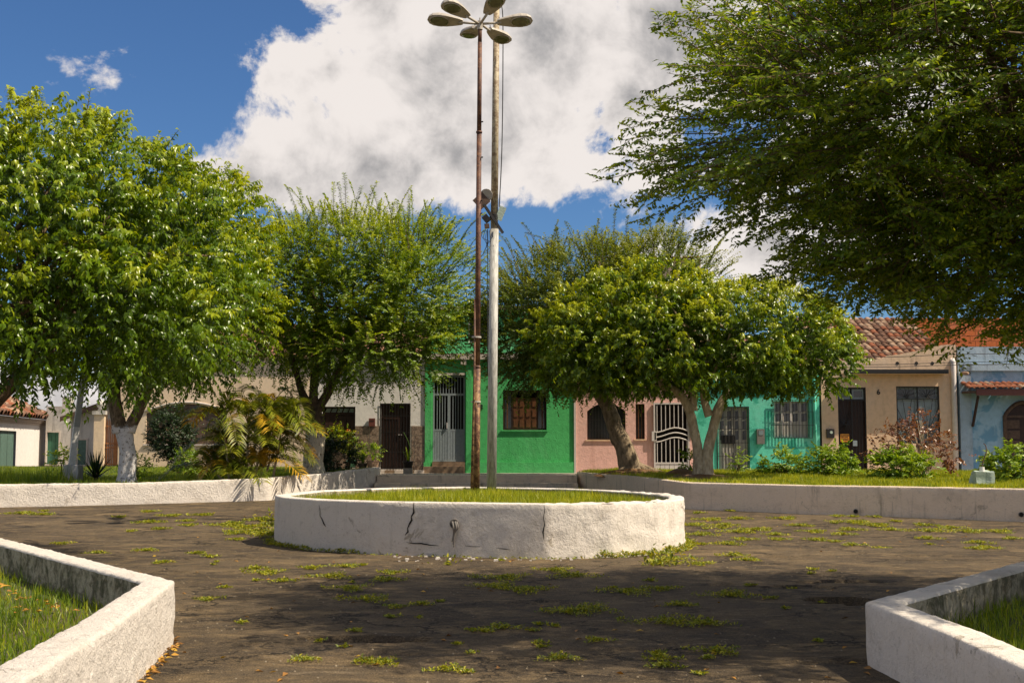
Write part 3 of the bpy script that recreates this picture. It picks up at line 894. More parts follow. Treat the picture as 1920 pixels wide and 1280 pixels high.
# drain pipes in the shaded right wall
def wall_point(W, x, y):
    d = ray(x, y)
    for a, b in zip(W[:-1], W[1:]):
        xa, xb = 960 + FPX * a[0] / a[1], 960 + FPX * b[0] / b[1]
        if xa <= x <= xb:
            ex, ey = b[0] - a[0], b[1] - a[1]
            t = (a[0] * ey - a[1] * ex) / (d.x * ey - d.y * ex)
            return Vector((0, 0, CAMH)) + d * t
for (x, y) in ((1605, 958), (1915, 964)):
    c_ = wall_point(RW, x, y)
    o = MB().tube([c_ + Vector((-0.02, -0.05, 0)), c_ + Vector((0.03, 0.12, 0))], [0.055, 0.055], 12).build('drain_pipe', M['plastic'])
    MB().tube([c_ + Vector((-0.0215, -0.055, 0)), c_ + Vector((-0.02, -0.0505, 0))], [0.044, 0.044], 12).build('pipe_bore', M['dark'], o)
    setp(o, 'short drain pipe in the shaded wall below the ' + ('wide' if x < 1700 else 'block-side') + ' green bush', 'pipe', 'drain pipes in the shaded wall')

# ------------------------------------------------------------------ bed surfaces
XsL = np.array([w[0] for w in LW]); ZsL = np.array([w[3] for w in LW]); YsL = np.array([w[1] for w in LW])
XsR = np.array([w[0] for w in RW]); ZsR = np.array([w[3] for w in RW]); YsR = np.array([w[1] for w in RW])
def zleft(X, Y):
    z = np.interp(X, XsL, ZsL) - 0.035
    f = np.clip((Y - 41) / 8, 0, 1)
    return z * (1 - f) + 0.66 * f + 0.03 * math.sin(X * 1.3) * math.sin(Y * 0.9) * (1 if Y < 60 else 0)
def zright(X, Y):
    z = np.interp(X, XsR, ZsR) - 0.035
    yw = np.interp(X, XsR, YsR)
    return z + 0.11 * np.clip((Y - yw) / 7, 0, 1) + 0.02 * math.sin(X * 1.7) * math.sin(Y * 1.1)

def inpoly(px, py, poly):
    c = np.zeros(len(px), bool); n = len(poly)
    for i in range(n):
        x0, y0 = poly[i][:2]; x1, y1 = poly[(i + 1) % n][:2]
        k = ((y0 > py) != (y1 > py)) & (px < (x1 - x0) * (py - y0) / (y1 - y0 + 1e-12) + x0)
        c ^= k
    return c

def bed_surface(name, poly, zf, step, mat_, label, cat='ground'):
    """triangulated bed floor clipped to the polygon by a bmesh grid"""
    import bmesh
    bm = bmesh.new()
    vs = [bm.verts.new((p[0], p[1], 0)) for p in poly]
    bm.faces.new(vs)
    xs = [p[0] for p in poly]; ys = [p[1] for p in poly]
    for ax, lo, hi in ((0, min(xs), max(xs)), (1, min(ys), max(ys))):
        q = lo + step
        while q < hi:
            co = Vector((q, 0, 0)) if ax == 0 else Vector((0, q, 0)); no = Vector((1, 0, 0)) if ax == 0 else Vector((0, 1, 0))
            bmesh.ops.bisect_plane(bm, geom=bm.verts[:] + bm.edges[:] + bm.faces[:], plane_co=co, plane_no=no)
            q += step
    for v in bm.verts: v.co.z = zf(v.co.x, v.co.y)
    bmesh.ops.recalc_face_normals(bm, faces=bm.faces)
    me = bpy.data.meshes.new(name); bm.to_mesh(me); bm.free()
    if me.polygons and me.polygons[0].normal.z < 0: me.flip_normals()
    me.polygons.foreach_set('use_smooth', [True] * len(me.polygons))
    o = link_mesh(name, me, mat_)
    setp(o, label, cat, kind='structure')
    return o
LPOLY = [(w[0], w[1] + 0.2) for w in LW] + [(LW[-1][0] - 0.2, 41.0), (-6.9, 41.0), (-6.9, 64), (-60, 64), (-60, LW[0][1] + 0.2)]
RPOLY = [(RW[0][0] + 0.2, 41.2)] + [(w[0] + 0.02, w[1] + 0.2) for w in RW] + [(RW[-1][0] + 3, 41.2)]
bed_surface('left_bed', LPOLY, zleft, 1.0, M['soil'], 'raised grassy bed behind the long sunlit wall')
bed_surface('right_bed', RPOLY, zright, 1.0, M['soil'], 'raised grassy bed behind the shaded wall with bushes')
def inset(pts, d, side):
    out = []
    for i, p in enumerate(pts):
        a = Vector(pts[max(i - 1, 0)][:2]); b = Vector(pts[min(i + 1, len(pts) - 1)][:2]); t = (b - a).normalized()
        out.append((p[0] - t.y * d * side, p[1] + t.x * d * side))
    return out
FLPOLY = inset(FLpts, 0.18, -1) + [(-7, FLpts[-1][1]), (-16, 2), (-16, FLpts[0][1])]
FRPOLY = inset(FRpts, 0.18, 1) + [(8, FRpts[-1][1]), (14, 3), (14, FRpts[0][1])]
zfl = lambda X, Y: 0.20 + 0.03 * mnoise.noise(Vector((X, Y, 0)))
zfr = lambda X, Y: 0.17 + 0.03 * mnoise.noise(Vector((X, Y, 5)))
bed_surface('front_left_bed', FLPOLY, zfl, 0.8, M['soil'], 'lawn bed inside the sunlit corner wall')
bed_surface('front_right_bed', FRPOLY, zfr, 0.8, M['soil'], 'lawn bed inside the shaded corner wall')
PPOLY = [(-0.6 + (p[0] + 0.6) * 0.965, 22.7 + (p[1] - 22.7) * 0.965) for p in rp[:-1]]
def zpl(X, Y):
    r = math.hypot((X + 0.6) / 3.4, (Y - 22.7) / 3.8)
    return 0.60 + 0.10 * max(0, 1 - r * r)
bed_surface('planter_bed', PPOLY, zpl, 0.5, M['soil'], 'grass-grown earth inside the round planter')

# pavement and steps in front of the houses
pv = MB()
pv.box(-6.9, 24, 40.95, 42.7, 0.3, 0.75)
setp(pv.build('pavement', M['pave']), 'narrow concrete pavement along the house fronts', 'pavement', kind='structure')
xs0, xs1 = at(703, 900, 39.5).x + 0.05, at(1085, 900, 39.5).x - 0.05
st = MB(); st.box(xs0, xs1, 39.5, 40.94, 0.25, 0.745)
o = st.build('step', M['wash_old']); setp(o, 'upper worn white step leading up to the green house', 'step', 'steps up to the house fronts')
st = MB(); st.box(xs0, xs1, 38.9, 39.498, 0.25, 0.52)
o = st.build('step', M['wash_old']); setp(o, 'lower worn white step behind the round planter', 'step', 'steps up to the house fronts')

# ------------------------------------------------------------------ houses
HY = 42.6                                     # the house fronts stand on this line
def RX(x, Y=HY): return at(x, 800, Y).x
def RZ(y, Y=HY): return at(960, y, Y).z
def rect(x0, x1, y0, y1, Y=HY): return RX(x0, Y), RX(x1, Y), RZ(y1, Y), RZ(y0, Y)   # X0 X1 Z0 Z1

def front_wall(mb, X0, X1, Z0, Z1, Y, openings, reveal=0.22):
    """a front pierced by rectangular openings (x0,x1,z0,z1[,rise]) with reveals; rise makes a segmental arch head"""
    xs = sorted(set([X0, X1] + [v for o in openings for v in o[:2]])); zs = sorted(set([Z0, Z1] + [v for o in openings for v in o[2:4]]))
    for i in range(len(xs) - 1):
        for j in range(len(zs) - 1):
            cx, cz = (xs[i] + xs[i + 1]) / 2, (zs[j] + zs[j + 1]) / 2
            if any(o[0] < cx < o[1] and o[2] < cz < o[3] for o in openings): continue
            mb.face([(xs[i], Y, zs[j]), (xs[i + 1], Y, zs[j]), (xs[i + 1], Y, zs[j + 1]), (xs[i], Y, zs[j + 1])])
    for o in openings:
        a, b, c, d = o[:4]; e_ = Y + reveal
        mb.face([(a, Y, c), (a, Y, d), (a, e_, d), (a, e_, c)]); mb.face([(b, Y, d), (b, Y, c), (b, e_, c), (b, e_, d)])
        mb.face([(a, Y, c), (a, e_, c), (b, e_, c), (b, Y, c)]); mb.face([(a, Y, d), (b, Y, d), (b, e_, d), (a, e_, d)])
        if len(o) > 4:
            r = o[4]; n = 12; arc = []
            for k in range(n + 1):
                u = k / n; arc.append((a + (b - a) * u, d - r * (1 - math.sqrt(max(0, 1 - (2 * u - 1) ** 2)) if r > 0.4 else 1 - (1 - (2 * u - 1) ** 2)) ** 1.0 if False else d - r * (2 * u - 1) ** 2))
            for k in range(n):
                p, q = arc[k], arc[k + 1]
                mb.face([(p[0], Y - 0.002, p[1]), (q[0], Y - 0.002, q[1]), (q[0], Y - 0.002, d + 0.01), (p[0], Y - 0.002, d + 0.01)])
                mb.face([(p[0], Y - 0.002, p[1]), (p[0], e_, p[1]), (q[0], e_, q[1]), (q[0], Y - 0.002, q[1])])

def shell(name, X0, X1, Z0, Z1, Y, depth, openings, mat_, parent):
    """front wall with openings, side walls and back wall as one wall mesh"""
    mb = MB(); front_wall(mb, X0, X1, Z0, Z1, Y, openings)
    mb.face([(X0, Y + depth, Z0), (X0, Y, Z0), (X0, Y, Z1), (X0, Y + depth, Z1)])
    mb.face([(X1, Y, Z0), (X1, Y + depth, Z0), (X1, Y + depth, Z1), (X1, Y, Z1)])
    mb.face([(X1, Y + depth, Z0), (X0, Y + depth, Z0), (X0, Y + depth, Z1), (X1, Y + depth, Z1)])
    return mb.build(name, mat_, parent)

TILE = {}
def tile_mesh(w, L, m):
    key = (w, L, m.name)
    if key not in TILE:
        n = 7; v = []; f = []
        for j, (y, rr) in enumerate(((0, 1.0), (L * 1.12, 0.82))):
            for k in range(n):
                a = math.pi * k / (n - 1)
                v.append((math.cos(a) * w * 0.5 * rr, y, math.sin(a) * w * 0.36 * rr + 0.02))
        for k in range(n):
            a = math.pi * k / (n - 1)
            v.append((math.cos(a) * w * 0.40, 0.0, math.sin(a) * w * 0.27 + 0.012))
        for k in range(n - 1):
            f.append((k, k + 1, n + k + 1, n + k)); f.append((k + 1, k, 2 * n + k, 2 * n + k + 1))
        me = bpy.data.meshes.new('roof_tile'); me.from_pydata(v, [], [q[::-1] for q in f]); me.materials.append(m)
        me.polygons.foreach_set('use_smooth', [True] * len(me.polygons)); TILE[key] = me
    return TILE[key]

def tiled_slope(parent, origin, xdir, updir, cols, rows, w, L, mats, name='roof_tile', jit=0.02, keep=None):
    """rows of barrel tiles, each an object of its own, from the eave origin"""
    xd, ud = Vector(xdir).normalized(), Vector(updir).normalized(); nd = xd.cross(ud).normalized()
    R = Matrix((xd, ud, nd)).transposed().to_4x4()
    for i in range(cols):
        for j in range(rows):
            p = Vector(origin) + xd * ((i + 0.5) * w) + ud * (j * L)
            if keep and not keep(p): continue
            p = p + nd * (0.012 * j % 0.012) + xd * random.uniform(-jit, jit) + ud * random.uniform(-jit, jit)
            rot = Matrix.Rotation(random.uniform(-0.06, 0.06), 4, 'Z') @ Matrix.Rotation(random.uniform(0.03, 0.07) * -1, 4, 'X')
            link_mesh(name, tile_mesh(w * 1.06, L, random.choice(mats)), None, parent, mw=Matrix.Translation(p) @ R @ rot)

def text_part(s, size, centre, m, parent, name='house_number'):
    cu = bpy.data.curves.new(name, 'FONT'); cu.body = s; cu.size = size; cu.extrude = 0.008; cu.align_x = 'CENTER'; cu.align_y = 'CENTER'; cu.offset = 0.004
    t = bpy.data.objects.new('tmp', cu); col.objects.link(t)
    dg = bpy.context.evaluated_depsgraph_get()
    me = bpy.data.meshes.new_from_object(t.evaluated_get(dg))
    bpy.data.objects.remove(t); me.materials.clear()
    return link_mesh(name, me, m, parent, mw=Matrix.Translation(centre) @ Matrix.Rotation(math.pi / 2, 4, 'X'))

def frame(mb, a, b, c, d, y0, y1, t):
    mb.box(a, a + t, y0, y1, c, d); mb.box(b - t, b, y0, y1, c, d); mb.box(a + t, b - t, y0, y1, c, c + t); mb.box(a + t, b - t, y0, y1, d - t, d)
    return mb

def vbars(parent, m, a, b, c, d, y, n, t=0.022, name='bar'):
    for k in range(n):
        x = a + (b - a) * (k + 1) / (n + 1)
        shared_box(name, m, parent, x - t / 2, x + t / 2, y, y + t, c, d)

def gable_roof(parent, X0, X1, Y, depth, zeave, rise, m, over=0.25):
    mb = MB(); ym = Y + depth / 2
    for (ya, yb) in ((Y - over, ym), (Y + depth + over, ym)):
        mb.face([(X0 - 0.05, ya, zeave), (X1 + 0.05, ya, zeave), (X1 + 0.05, yb, zeave + rise), (X0 - 0.05, yb, zeave + rise)])
    return mb.build('roof', m, parent)

ROOFM = None
def corr_roof():
    t = NT('tiled_roof_far')
    w = t.nt.nodes.new('ShaderNodeTexWave'); w.inputs['Scale'].default_value = 1.4; w.inputs['Distortion'].default_value = 0.6
    t.L(t.geo.outputs['Position'], w.inputs['Vector'])
    c = t.mix(t.noise(3, 5, 0.7), (0.30, 0.13, 0.07), (0.14, 0.08, 0.05))
    t.L(c, t.p.inputs['Base Color']); t.p.inputs['Roughness'].default_value = 0.9
    t.bump(w.outputs['Fac'], 0.06)
    return t.m
ROOFM = corr_roof()

# ---- green house, number 12
X0, X1, Z0, Z1 = rect(797, 1076, 664, 900)
Z0 = 0.5
gh = thing('green_house', ((X0 + X1) / 2, HY, 0.75), 'bright green two-storey house with grey barred gate, number 12', 'house')
dA = rect(811, 872, 703, 866); wA = rect(943, 1025, 731, 806)
shell('wall', X0, X1, Z0, Z1, HY, 9, [dA, wA], M['green'], gh)
box_part('interior', M['dark'], gh, X0 + 0.1, X1 - 0.1, HY + 0.5, HY + 0.55, 0.75, Z1 - 0.1)
# pilasters, plinth, cornice
for (a, b) in ((797, 809), (874, 884)):
    q = rect(a, b, 684, 866); box_part('pilaster', M['green'], gh, q[0], q[1], HY - 0.05, HY - 0.002, q[2], q[3])
q = rect(874, 1075, 866, 891); box_part('plinth', M['green'], gh, q[0] - 0.01, q[1], HY - 0.08, HY - 0.003, 0.72, q[3])
q = rect(795, 811, 866, 877); box_part('plinth', M['green'], gh, q[0], q[1] - 0.06, HY - 0.08, HY - 0.003, q[2], q[3])
q = rect(797, 1076, 663, 674); cor = box_part('cornice', M['band'], gh, q[0], q[1], HY - 0.14, HY - 0.004, q[2], q[3] + 0.002)
q = rect(864, 874, 674, 684); box_part('cornice_block', M['band'], gh, q[0], q[1], HY - 0.12, HY - 0.006, q[2], q[3] - 0.002)
q = rect(1076, 1079.5, 664, 885); box_part('downpipe', M['white_metal'], gh, q[0] + 0.004, q[1], HY - 0.05, HY + 0.1, 0.75, q[3])
q = rect(808, 874, 699, 703); box_part('lintel', M['band'], gh, q[0] + 0.03, q[1] - 0.04, HY - 0.03, HY - 0.004, q[2], q[3])
# steps
a, b, _, _ = rect(795, 874, 700, 800)
mb = MB(); mb.box(a, b - 0.06, HY - 0.30, HY - 0.082, 0.70, RZ(874)); o = mb.build('door_step', M['steptile'], gh)
mb = MB(); mb.box(dA[0], dA[1], HY - 0.081, HY + 0.20, 0.70, RZ(865.5)); o = mb.build('door_step', M['steptile'], gh)
# gate
a, b, c, d = dA; yg = HY + 0.06
g = frame(MB(), a + 0.01, b - 0.01, c + 0.02, d - 0.02, yg, yg + 0.05, 0.05)
zt = RZ(740); zm = RZ(806); xm = (a + b) / 2
g.box(a + 0.06, b - 0.06, yg + 0.002, yg + 0.048, zt - 0.02, zt + 0.05); g.box(xm - 0.045, xm + 0.045, yg + 0.001, yg + 0.049, c + 0.07, zt - 0.02)
g.box(a + 0.06, xm - 0.045, yg + 0.003, yg + 0.047, zm - 0.03, zm + 0.03); g.box(xm + 0.045, b - 0.06, yg + 0.003, yg + 0.047, zm - 0.03, zm + 0.03)
gate = g.build('gate', M['grey_metal'], gh)
vbars(gate, M['grey_metal'], a + 0.06, b - 0.06, zt + 0.05, d - 0.07, yg + 0.012, 9)
for (u, v) in ((a + 0.06, xm - 0.045), (xm + 0.045, b - 0.06)):
    vbars(gate, M['grey_metal'], u, v, zm + 0.03, zt - 0.02, yg + 0.012, 4)
    for k in range(5):      # pressed sheet ribs
        w_ = (v - u) / 5
        shared_box('panel', M['grey_metal'], gate, u + k * w_ + 0.008, u + (k + 1) * w_ - 0.008, yg + 0.008, yg + 0.03, c + 0.07, zm - 0.03)
    box_part('sheet', M['grey_metal'], gate, u, v, yg + 0.032, yg + 0.04, c + 0.07, zm - 0.03)
box_part('handle', M['white_metal'], gate, xm - 0.075, xm - 0.05, yg - 0.05, yg + 0.001, zm + 0.05, zm + 0.25)
# wooden window
a, b, c, d = wA; yw_ = HY + 0.10
w = frame(MB(), a + 0.005, b - 0.005, c + 0.005, d - 0.005, yw_, yw_ + 0.08, 0.05)
for u in (0.21, 0.79): x = a + (b - a) * u; w.box(x - 0.02, x + 0.02, yw_ + 0.002, yw_ + 0.078, c + 0.055, d - 0.055)
win = w.build('window', M['wood_dark'], gh)
for (u0, u1) in ((0.215, 0.495), (0.505, 0.785)):
    x0, x1 = a + (b - a) * u0, a + (b - a) * u1
    sh = box_part('shutter', M['wood'], win, x0, x1, yw_ + 0.01, yw_ + 0.05, c + 0.06, d - 0.25)
    zz = c + 0.06; hh = (d - 0.25 - zz)
    for r_ in range(3):
        for s_ in range(2):
            ww = (x1 - x0) / 2
            shared_box('panel', M['wood'], sh, x0 + s_ * ww + 0.04, x0 + (s_ + 1) * ww - 0.03, yw_ - 0.008, yw_ + 0.009, zz + hh * r_ / 3 + 0.04, zz + hh * (r_ + 1) / 3 - 0.04)
for (u0, u1) in ((0.05, 0.19), (0.81, 0.95)):
    box_part('pane', M['glass_dark'], win, a + (b - a) * u0, a + (b - a) * u1, yw_ + 0.03, yw_ + 0.04, c + 0.06, d - 0.06)
for u in (0.10, 0.90):
    x = a + (b - a) * u; shared_box('mullion', M['wood'], win, x - 0.02, x + 0.02, yw_ - 0.01, yw_ + 0.01, c + 0.06, d - 0.06)
box_part('sill', M['green'], gh, a - 0.05, b + 0.05, HY - 0.05, HY + 0.095, c - 0.04, c + 0.003)
text_part('12', 0.19, Vector((RX(900.5), HY - 0.012, RZ(762.5))), M['black_metal'], gh)
# upper storey set back
u0, u1 = X0 + 0.05, X1 - 0.05
wu = (at(878, 630, 45).x, at(893, 630, 45).x + 0.5, at(960, 643, 45).z, at(960, 620, 45).z + 0.45)
shell('upper_wall', u0, u1, Z1 - 0.25, Z1 + 1.75, 45.0, 6.5, [wu], M['green_up'], gh)
uw = frame(MB(), wu[0], wu[1], wu[2], wu[3], 45.05, 45.1, 0.05).build('upper_window', M['white_metal'], gh)
box_part('pane', M['glass_dark'], uw, wu[0] + 0.05, wu[1] - 0.05, 45.11, 45.13, wu[2] + 0.05, wu[3] - 0.05)
vbars(uw, M['black_metal'], wu[0], wu[1], wu[2], wu[3], 45.02, 4, 0.02)
mb = MB(); mb.box(X0 + 0.02, X1 - 0.02, HY + 0.02, 45.0, Z1 - 0.2, Z1 - 0.05); mb.build('terrace', M['pave'], gh)
box_part('roof', M['pave'], gh, u0 - 0.15, u1 + 0.15, 44.8, 51.6, Z1 + 1.752, Z1 + 1.87)

# ---- white house with tile wainscot
X0, X1, Z0, Z1 = rect(586, 796.5, 660, 900)
wh = thing('white_house', ((X0 + X1) / 2, HY, 0.75), 'white house with brown tiled lower wall and dark barred door', 'house')
dA = rect(714, 768, 757, 879); wA = rect(604, 666, 762, 826)
shell('wall', X0, X1, 0.5, Z1, HY, 10, [dA, wA], M['white'], wh)
box_part('interior', M['dark'], wh, X0 + 0.1, X1 - 0.1, HY + 0.5, HY + 0.55, 0.75, Z1 - 0.1)
gable_roof(wh, X0, X1, HY, 10, Z1, 1.5, ROOFM)
zt = RZ(798); zb = RZ(881); ts = 0.325
box_part('grout', M['grout'], wh, X0, wA[0], HY - 0.012, HY - 0.004, zb, zt)
box_part('grout', M['grout'], wh, wA[0], wA[1], HY - 0.012, HY - 0.004, zb, wA[2])
box_part('grout', M['grout'], wh, wA[1], dA[0], HY - 0.012, HY - 0.004, zb, zt)
box_part('grout', M['grout'], wh, dA[1], X1, HY - 0.012, HY - 0.004, zb, zt)
def tile_run(xa, xb, ztop):
    x = xb
    while x > xa + 0.05:
        x2 = max(xa, x - ts); z = ztop
        while z > zb + 0.04:
            z2 = max(zb, z - ts)
            shared_box('wall_tile', M['walltile'], wh, x2 + 0.008, x - 0.008, HY - 0.02, HY - 0.0125, z2 + 0.008, z - 0.008)
            z = z2
        x = x2
tile_run(X0, wA[0], zt); tile_run(wA[0], wA[1], wA[2] - 0.05); tile_run(wA[1], dA[0] - 0.05, zt); tile_run(dA[1] + 0.06, X1 - 0.01, zt)
box_part('sill', M['band'], wh, wA[0] - 0.04, wA[1] + 0.04, HY - 0.08, HY + 0.1, wA[2] - 0.05, wA[2] + 0.002)
a, b, c, d = wA; yw_ = HY + 0.1
win = frame(MB(), a + 0.004, b - 0.004, c + 0.006, d - 0.004, yw_, yw_ + 0.07, 0.055)
zq = RZ(774); win.box(a + 0.06, b - 0.06, yw_ + 0.002, yw_ + 0.068, zq - 0.05, zq + 0.02); win = win.build('window', M['wood_dark'], wh)
for k in range(5):
    w_ = (b - a - 0.12) / 5; x0 = a + 0.06 + k * w_
    pn = MB(); sl = 0.06
    pn.face([(x0 + 0.01, yw_ + 0.03, zq + 0.025), (x0 + w_ - 0.02, yw_ + 0.03, zq + 0.025), (x0 + w_ - 0.02 + sl, yw_ + 0.028, d - 0.06), (x0 + 0.01 + sl, yw_ + 0.028, d - 0.06)])
    pn.build('pane', M['glass_green'], win)
    mu = MB(); mu.face([(x0 + w_ - 0.025, yw_ + 0.02, zq + 0.02), (x0 + w_ + 0.015, yw_ + 0.02, zq + 0.02), (x0 + w_ + 0.015 + sl, yw_ + 0.018, d - 0.06), (x0 + w_ - 0.025 + sl, yw_ + 0.018, d - 0.06)])
    mu.build('mullion', M['wood_dark'], win)
for k in range(8):
    w_ = (b - a - 0.12) / 8; x0 = a + 0.06 + k * w_
    shared_box('plank', M['wood_dark'], win, x0 + 0.004, x0 + w_ - 0.004, yw_ + 0.03, yw_ + 0.05, c + 0.062, zq - 0.052)
# door
a, b, c, d = dA; yg = HY + 0.05
fr = frame(MB(), a - 0.03, b + 0.03, c, d + 0.02, HY - 0.03, HY - 0.021, 0.035).build('door_grille', M['black_metal'], wh)
vbars(fr, M['black_metal'], a, b, c + 0.02, d, HY - 0.028, 9, 0.018)
for z in (c + 0.55, c + 1.2, c + 1.75): shared_box('crossbar', M['black_metal'], fr, a, b, HY - 0.034, HY - 0.028, z, z + 0.02)
dr = frame(MB(), a + 0.01, b - 0.01, c + 0.01, d - 0.01, HY + 0.1, HY + 0.15, 0.06).build('door', M['wood_dark'], wh)
for k in range(5):
    w_ = (b - a - 0.14) / 5; x0 = a + 0.07 + k * w_
    shared_box('plank', M['wood_dark'], dr, x0 + 0.004, x0 + w_ - 0.004, HY + 0.11, HY + 0.14, c + 0.07, d - 0.07)
box_part('handle', M['white_metal'], dr, b - 0.40, b - 0.26, HY + 0.05, HY + 0.099, c + 1.12, c + 1.15)
q = rect(692, 703.5, 784, 799); lb = box_part('letterbox', M['red_box'], wh, q[0], q[1], HY - 0.09, HY - 0.022, q[2], q[3])
box_part('flap', M['wood_dark'], lb, q[0] + 0.03, q[1] - 0.03, HY - 0.095, HY - 0.0905, q[3] - 0.11, q[3] - 0.06)
a, b, _, _ = rect(706, 797, 800, 801)
for k in range(5):
    w_ = (b - a) / 5
    shared_box('door_step', M['steptile'] if k % 2 else M['band'], wh, a + k * w_ + 0.004, a + (k + 1) * w_ - 0.004, HY - 0.42, HY - 0.02, 0.70, zb + 0.002)

# ---- pink house
X0, X1, Z0, Z1 = rect(1079.8, 1301, 690, 900)
ph = thing('pink_house', ((X0 + X1) / 2, HY, 0.75), 'pink house with dark arched window and white wavy-railed gate', 'house')
wA = rect(1101, 1173, 755, 824) + (0.28,); wB = rect(1192, 1209, 757, 823); dA = rect(1227, 1291, 755, 881)
shell('wall', X0, X1, 0.5, Z1, HY, 9, [wA, wB, dA], M['pink'], ph)
box_part('interior', M['dark'], ph, X0 + 0.1, X1 - 0.1, HY + 0.5, HY + 0.55, 0.75, Z1 - 0.1)
gable_roof(ph, X0, X1, HY, 9, Z1, 1.4, ROOFM)
for (o_, nb, nm) in ((wA, 12, 'arched_window'), (wB, 2, 'narrow_window')):
    a, b, c, d = o_[:4]
    wn = frame(MB(), a + 0.003, b - 0.003, c + 0.004, d - 0.003, HY + 0.12, HY + 0.18, 0.045).build(nm, M['wood_dark'], ph)
    box_part('pane', M['glass_dark'], wn, a + 0.05, b - 0.05, HY + 0.15, HY + 0.16, c + 0.05, d - 0.05)
    vbars(wn, M['black_metal'] if nb > 3 else M['wood'], a, b, c + 0.01, d - 0.01, HY + 0.06, nb, 0.018 if nb > 3 else 0.03)
    if nb > 3:
        for z in (c + 0.3, c + 0.65): shared_box('crossbar', M['black_metal'], wn, a, b, HY + 0.054, HY + 0.06, z, z + 0.015)
    box_part('sill', M['beige'], ph, a - 0.06, b + 0.04, HY - 0.04, HY + 0.1, c - 0.045, c + 0.002)
a, b, c, d = dA; yg = HY - 0.02
g = frame(MB(), a - 0.03, b + 0.02, c, d, yg - 0.05, yg, 0.05)
zw = RZ(815); zl = RZ(868)
g.box(a + 0.02, b - 0.03, yg - 0.048, yg - 0.002, zl - 0.02, zl + 0.03); gate = g.build('gate', M['white_metal'], ph)
for k in range(7):
    w_ = (b - a - 0.05) / 7; x0 = a + 0.02 + k * w_
    shared_box('panel', M['white_metal'], gate, x0 + 0.006, x0 + w_ - 0.006, yg - 0.035, yg - 0.012, c + 0.05, zl - 0.02)
nb = 8
def wave(u): return 0.075 * math.sin((u - 0.32) * math.pi * 1.7)
for k in range(nb):
    u = (k + 0.6) / nb; x = a + (b - a) * u; zv = zw + wave(u)
    shared = 0.024
    box_part('bar', M['white_metal'], gate, x - shared / 2, x + shared / 2, yg - 0.036, yg - 0.012, zv + 0.16, d - 0.05)
    box_part('bar', M['white_metal'], gate, x - shared / 2, x + shared / 2, yg - 0.036, yg - 0.012, zl + 0.03, zv - 0.16)
for dz in (-0.16, 0, 0.16):
    mb = MB(); P = [(a + (b - a) * u, yg - 0.03, zw + wave(u) + dz) for u in np.linspace(0.0, 1.0, 17)]
    mb.tube(P, 0.022, 6); mb.build('wavy_rail', M['white_metal'], gate, True)
lk = box_part('lock', M['white_metal'], gate, a - 0.10, a + 0.06, yg - 0.075, yg - 0.051, zw - 0.20, zw + 0.12)
box_part('keyhole', M['dark'], gate, a - 0.005, a + 0.04, yg - 0.079, yg - 0.0755, zw - 0.16, zw + 0.08)
# meter beside the gate
q = rect(1292, 1300, 790, 820)
box_part('meter_box', M['plastic'], ph, q[0], q[1] - 0.02, HY - 0.1, HY - 0.004, q[2], q[3])

# ---- teal house
X0, X1, Z0, Z1 = rect(1301.5, 1537, 690, 900)
th_ = thing('teal_house', ((X0 + X1) / 2, HY, 0.75), 'patchy turquoise house with black-barred white door and window', 'house')
dA = rect(1347, 1403, 763, 884); wA = rect(1452, 1517, 752, 820)
shell('wall', X0, X1, 0.5, Z1, HY, 9, [dA, wA], M['teal'], th_)
box_part('interior', M['dark'], th_, X0 + 0.1, X1 - 0.1, HY + 0.5, HY + 0.55, 0.75, Z1 - 0.1)
gable_roof(th_, X0, X1, HY, 9, Z1, 1.4, ROOFM)
a, b, c, d = dA
dr = MB().box(a + 0.01, b - 0.01, HY + 0.12, HY + 0.16, c, d - 0.01).build('door', M['door_white'], th_)
zd1, zd0 = RZ(768), RZ(826); w4 = (b - a) / 4
for k in range(4):
    x0 = a + w4 * k + 0.07; x1 = a + w4 * (k + 1) - 0.05
    for (za, zb_) in ((0.68, 0.98), (0.36, 0.66), (0.02, 0.34)):
        H_ = zd1 - zd0; p = MB()
        z0_, z1_ = zd0 + H_ * za, zd0 + H_ * zb_
        p.face([(x0, HY + 0.117, z0_), (x1, HY + 0.117, z0_ + 0.03), (x1, HY + 0.117, z1_), (x0, HY + 0.117, z1_ - 0.03)])
        p.build('pane', M['glass_dark'], dr)
for k in range(9):
    w_ = (b - a - 0.04) / 9; x0 = a + 0.02 + k * w_
    shared_box('rib', M['door_white'], dr, x0 + 0.012, x0 + w_ - 0.012, HY + 0.108, HY + 0.119, c + 0.03, c + 0.62)
box_part('lock_plate', M['black_metal'], dr, a + 0.1, (a + b) / 2 + 0.06, HY + 0.09, HY + 0.107, zd0 - 0.1, zd0 + 0.18)
gr = frame(MB(), a - 0.06, b + 0.03, c, d + 0.02, HY - 0.03, HY - 0.006, 0.03)
gr.box((a + b) / 2 - 0.015, (a + b) / 2 + 0.015, HY - 0.029, HY - 0.007, c + 0.03, d - 0.01); gr = gr.build('door_grille', M['black_metal'], th_)
vbars(gr, M['black_metal'], a, b, c, d, HY - 0.026, 8, 0.015)
for z in (c + 0.5, c + 0.95, c + 1.4, c + 1.8): shared_box('crossbar', M['black_metal'], gr, a - 0.03, b, HY - 0.032, HY - 0.026, z, z + 0.016)
a, b, c, d = wA
wn = MB().box(a + 0.005, b - 0.005, HY + 0.12, HY + 0.16, c + 0.004, d - 0.005).build('window', M['door_white'], th_)
w4 = (b - a) / 4
for k in range(4):
    x0 = a + w4 * k + 0.06; x1 = a + w4 * (k + 1) - 0.05
    for z0_ in (d - 0.34, d - 0.68):
        p = MB(); p.face([(x0, HY + 0.117, z0_), (x1, HY + 0.117, z0_ + 0.03), (x1, HY + 0.117, z0_ + 0.29), (x0, HY + 0.117, z0_ + 0.26)]); p.build('pane', M['glass_dark'], wn)
